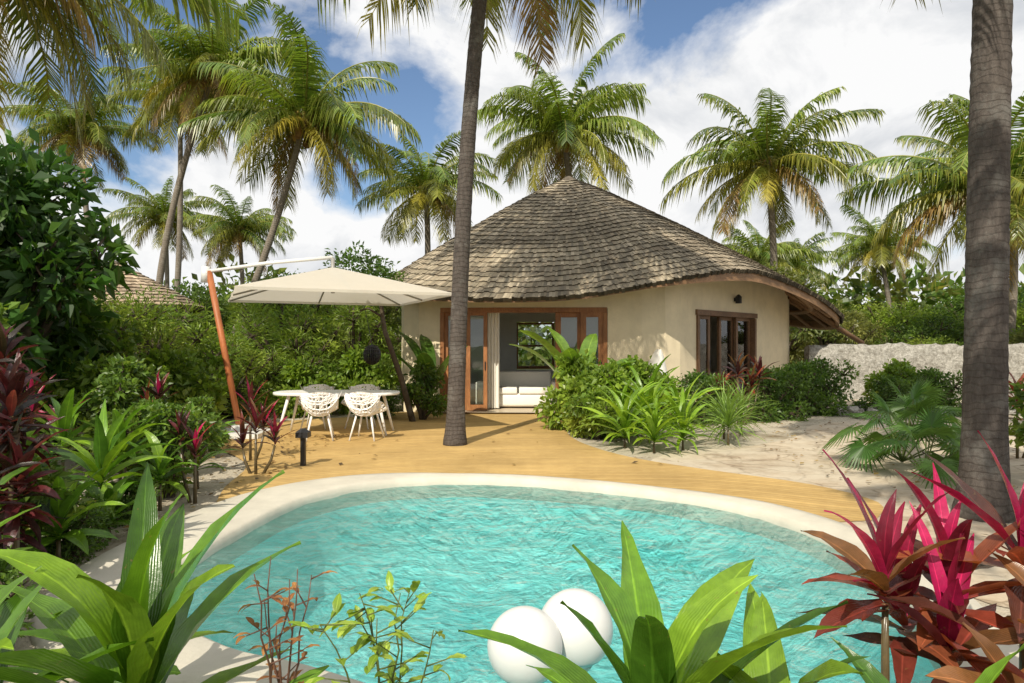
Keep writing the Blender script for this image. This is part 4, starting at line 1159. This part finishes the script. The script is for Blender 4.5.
K = [0.03, .25, .5, .75, 1.0]
for k in K:
    for i in range(n): b.v.append(can(2 * math.pi * i / n, k))
for i in range(n): b.v.append(can(2 * math.pi * i / n, 1.0) - Vector((0, 0, .045)))
for j in range(len(K)):
    for i in range(n):
        i2 = (i + 1) % n; b.face((j * n + i, (j + 1) * n + i, (j + 1) * n + i2, j * n + i2))
part(b.make('canopy', M_canvas, False), par)
b = B()
for i in range(8):
    a = math.pi / 4 * i
    tube(b, [can(a, .03) - Vector((0, 0, .05)), can(a, .5) - Vector((0, 0, .04)), can(a, .98) - Vector((0, 0, .03))], .017, 5)
    tube(b, [hub - Vector((0, 0, .42)), can(a, .5) - Vector((0, 0, .06))], .012, 5)
tube(b, [hub - Vector((0, 0, .46)), hub + Vector((0, 0, .16))], .035, 8)
part(b.make('rib', M_ribs, True), par)

# ------------------------------------------------------------------ table & chairs
tb = thing('dining_table', (-3.15, 12.3, .012), 'long oval white dining table under the parasol', 'table')
b = B(); n = 40; c = Vector((-3.15, 12.3, 0))
R_ = [(.99, .70), (1.0, .715), (1.0, .74), (.99, .75)]
for (k, z) in R_:
    for i in range(n):
        a = 2 * math.pi * i / n; b.v.append(c + Vector((math.copysign(abs(math.cos(a)) ** .7, math.cos(a)) * 1.12 * k, math.copysign(abs(math.sin(a)) ** .7, math.sin(a)) * .48 * k, z + .012)))
for j in range(3):
    for i in range(n): b.face((j * n + i, j * n + (i + 1) % n, (j + 1) * n + (i + 1) % n, (j + 1) * n + i))
b.face(tuple(range(3 * n, 4 * n))); b.face(tuple(reversed(range(n))))
part(b.make('top', M_white), tb)
for sx in (-1, 1):
    for sy in (-1, 1):
        b = B(); tube(b, [c + Vector((sx * .78, sy * .28, .70)), c + Vector((sx * .95, sy * .36, .014))], [.032, .02], 8)
        part(b.make('leg', M_white, True), tb)
def chair_shell():
    b = B(); nu, nv = 11, 13; r = random.Random(2)
    def S(u, v):
        prof = [(.25, .42), (.1, .405), (-.08, .40), (-.2, .425), (-.27, .52), (-.30, .64), (-.32, .75), (-.325, .82)]
        x = v * (len(prof) - 1); j = min(int(x), len(prof) - 2); f = x - j
        y = prof[j][0] * (1 - f) + prof[j + 1][0] * f; z = prof[j][1] * (1 - f) + prof[j + 1][1] * f
        w = .29 - .03 * max(0, (v - .7) / .3)
        au = abs(u) ** 2.6
        z += au * (.24 if v < .45 else .24 * (1 - (v - .45) / .55)) * min(1, .35 + v * 2.5)
        y += au * max(0, (v - .45)) * .32
        z -= (abs(u) ** 3) * .10 * max(0, v - .75) * 4
        return Vector((u * w, y, z))
    for j in range(nv):
        for i in range(nu):
            ju = 0 if i in (0, nu - 1) else r.uniform(-.05, .05); jv = 0 if j in (0, nv - 1) else r.uniform(-.018, .018)
            b.v.append(S(-1 + 2 * i / (nu - 1) + ju, j / (nv - 1) + jv))
    for j in range(nv - 1):
        for i in range(nu - 1):
            q = (j * nu + i, j * nu + i + 1, (j + 1) * nu + i + 1, (j + 1) * nu + i)
            if r.random() < .35: b.face(q)
            elif r.random() < .5: b.face((q[0], q[1], q[2])); b.face((q[0], q[2], q[3]))
            else: b.face((q[0], q[1], q[3])); b.face((q[1], q[2], q[3]))
    o = b.make('shell', M_white); o.modifiers.new('w', 'WIREFRAME').thickness = .027
    return o
gCh = 'white lattice chairs around the dining table'
proto = thing('garden_chair', (0, 0, .012), 'white openwork lattice bucket chair at the dining table', 'chair', gCh)
sh_ = chair_shell(); sh_.parent = proto
legs = []
for (x, y) in ((.17, .17), (-.17, .17), (.16, -.16), (-.16, -.16)):
    b = B(); tube(b, [(x * .8, y * .8, .41), (x * 1.35, y * 1.35, 0)], [.018, .014], 7); l = b.make('leg', M_white, True); l.parent = proto; legs.append(l)
places = [(-3.22, 11.45, 0.25), (-2.45, 11.5, -.15), (-3.75, 13.05, 3.2), (-2.9, 13.1, 3.0)]
for k, (x, y, rz) in enumerate(places):
    if k == 0: e = proto
    else:
        e = proto.copy(); COL.objects.link(e)
        for ch in [sh_] + legs:
            cc = ch.copy(); COL.objects.link(cc); cc.parent = e
    e.location = (x, y, .012); e.rotation_euler = (0, 0, rz)

gG = 'white globe lights floating in the pool'
for (x, y, rr_) in ((.065, 3.46, .19), (.34, 3.66, .20)):
    e = thing('globe_lamp', (x, y, -.08), 'white globe light floating on the pool water', 'lamp', gG)
    b = B(); ell(b, (x, y, -.07 + rr_ * .78), (rr_, rr_, rr_), 48, 32); part(b.make('globe', M_globe, True), e)
    b = B(); tube(b, [(x, y, -.07 - rr_ * .26), (x, y, -.07 - rr_ * .1)], [rr_ * .4, rr_ * .5], 20); part(b.make('base', M_steel, True), e)
pl_ = thing('path_light', (-2.75, 9.0, .0), 'short black post light beside the terrace', 'lamp')
b = B(); box(b, (-2.75, 9.0, .19), (.06, .06, .4)); part(b.make('post', M_black), pl_)
b = B(); box(b, (-2.75, 9.0, .42), (.16, .16, .07)); tube(b, [(-2.75, 9, .455), (-2.75, 9, .5)], [.1, .03], 4); part(b.make('lamp_head', M_black), pl_)
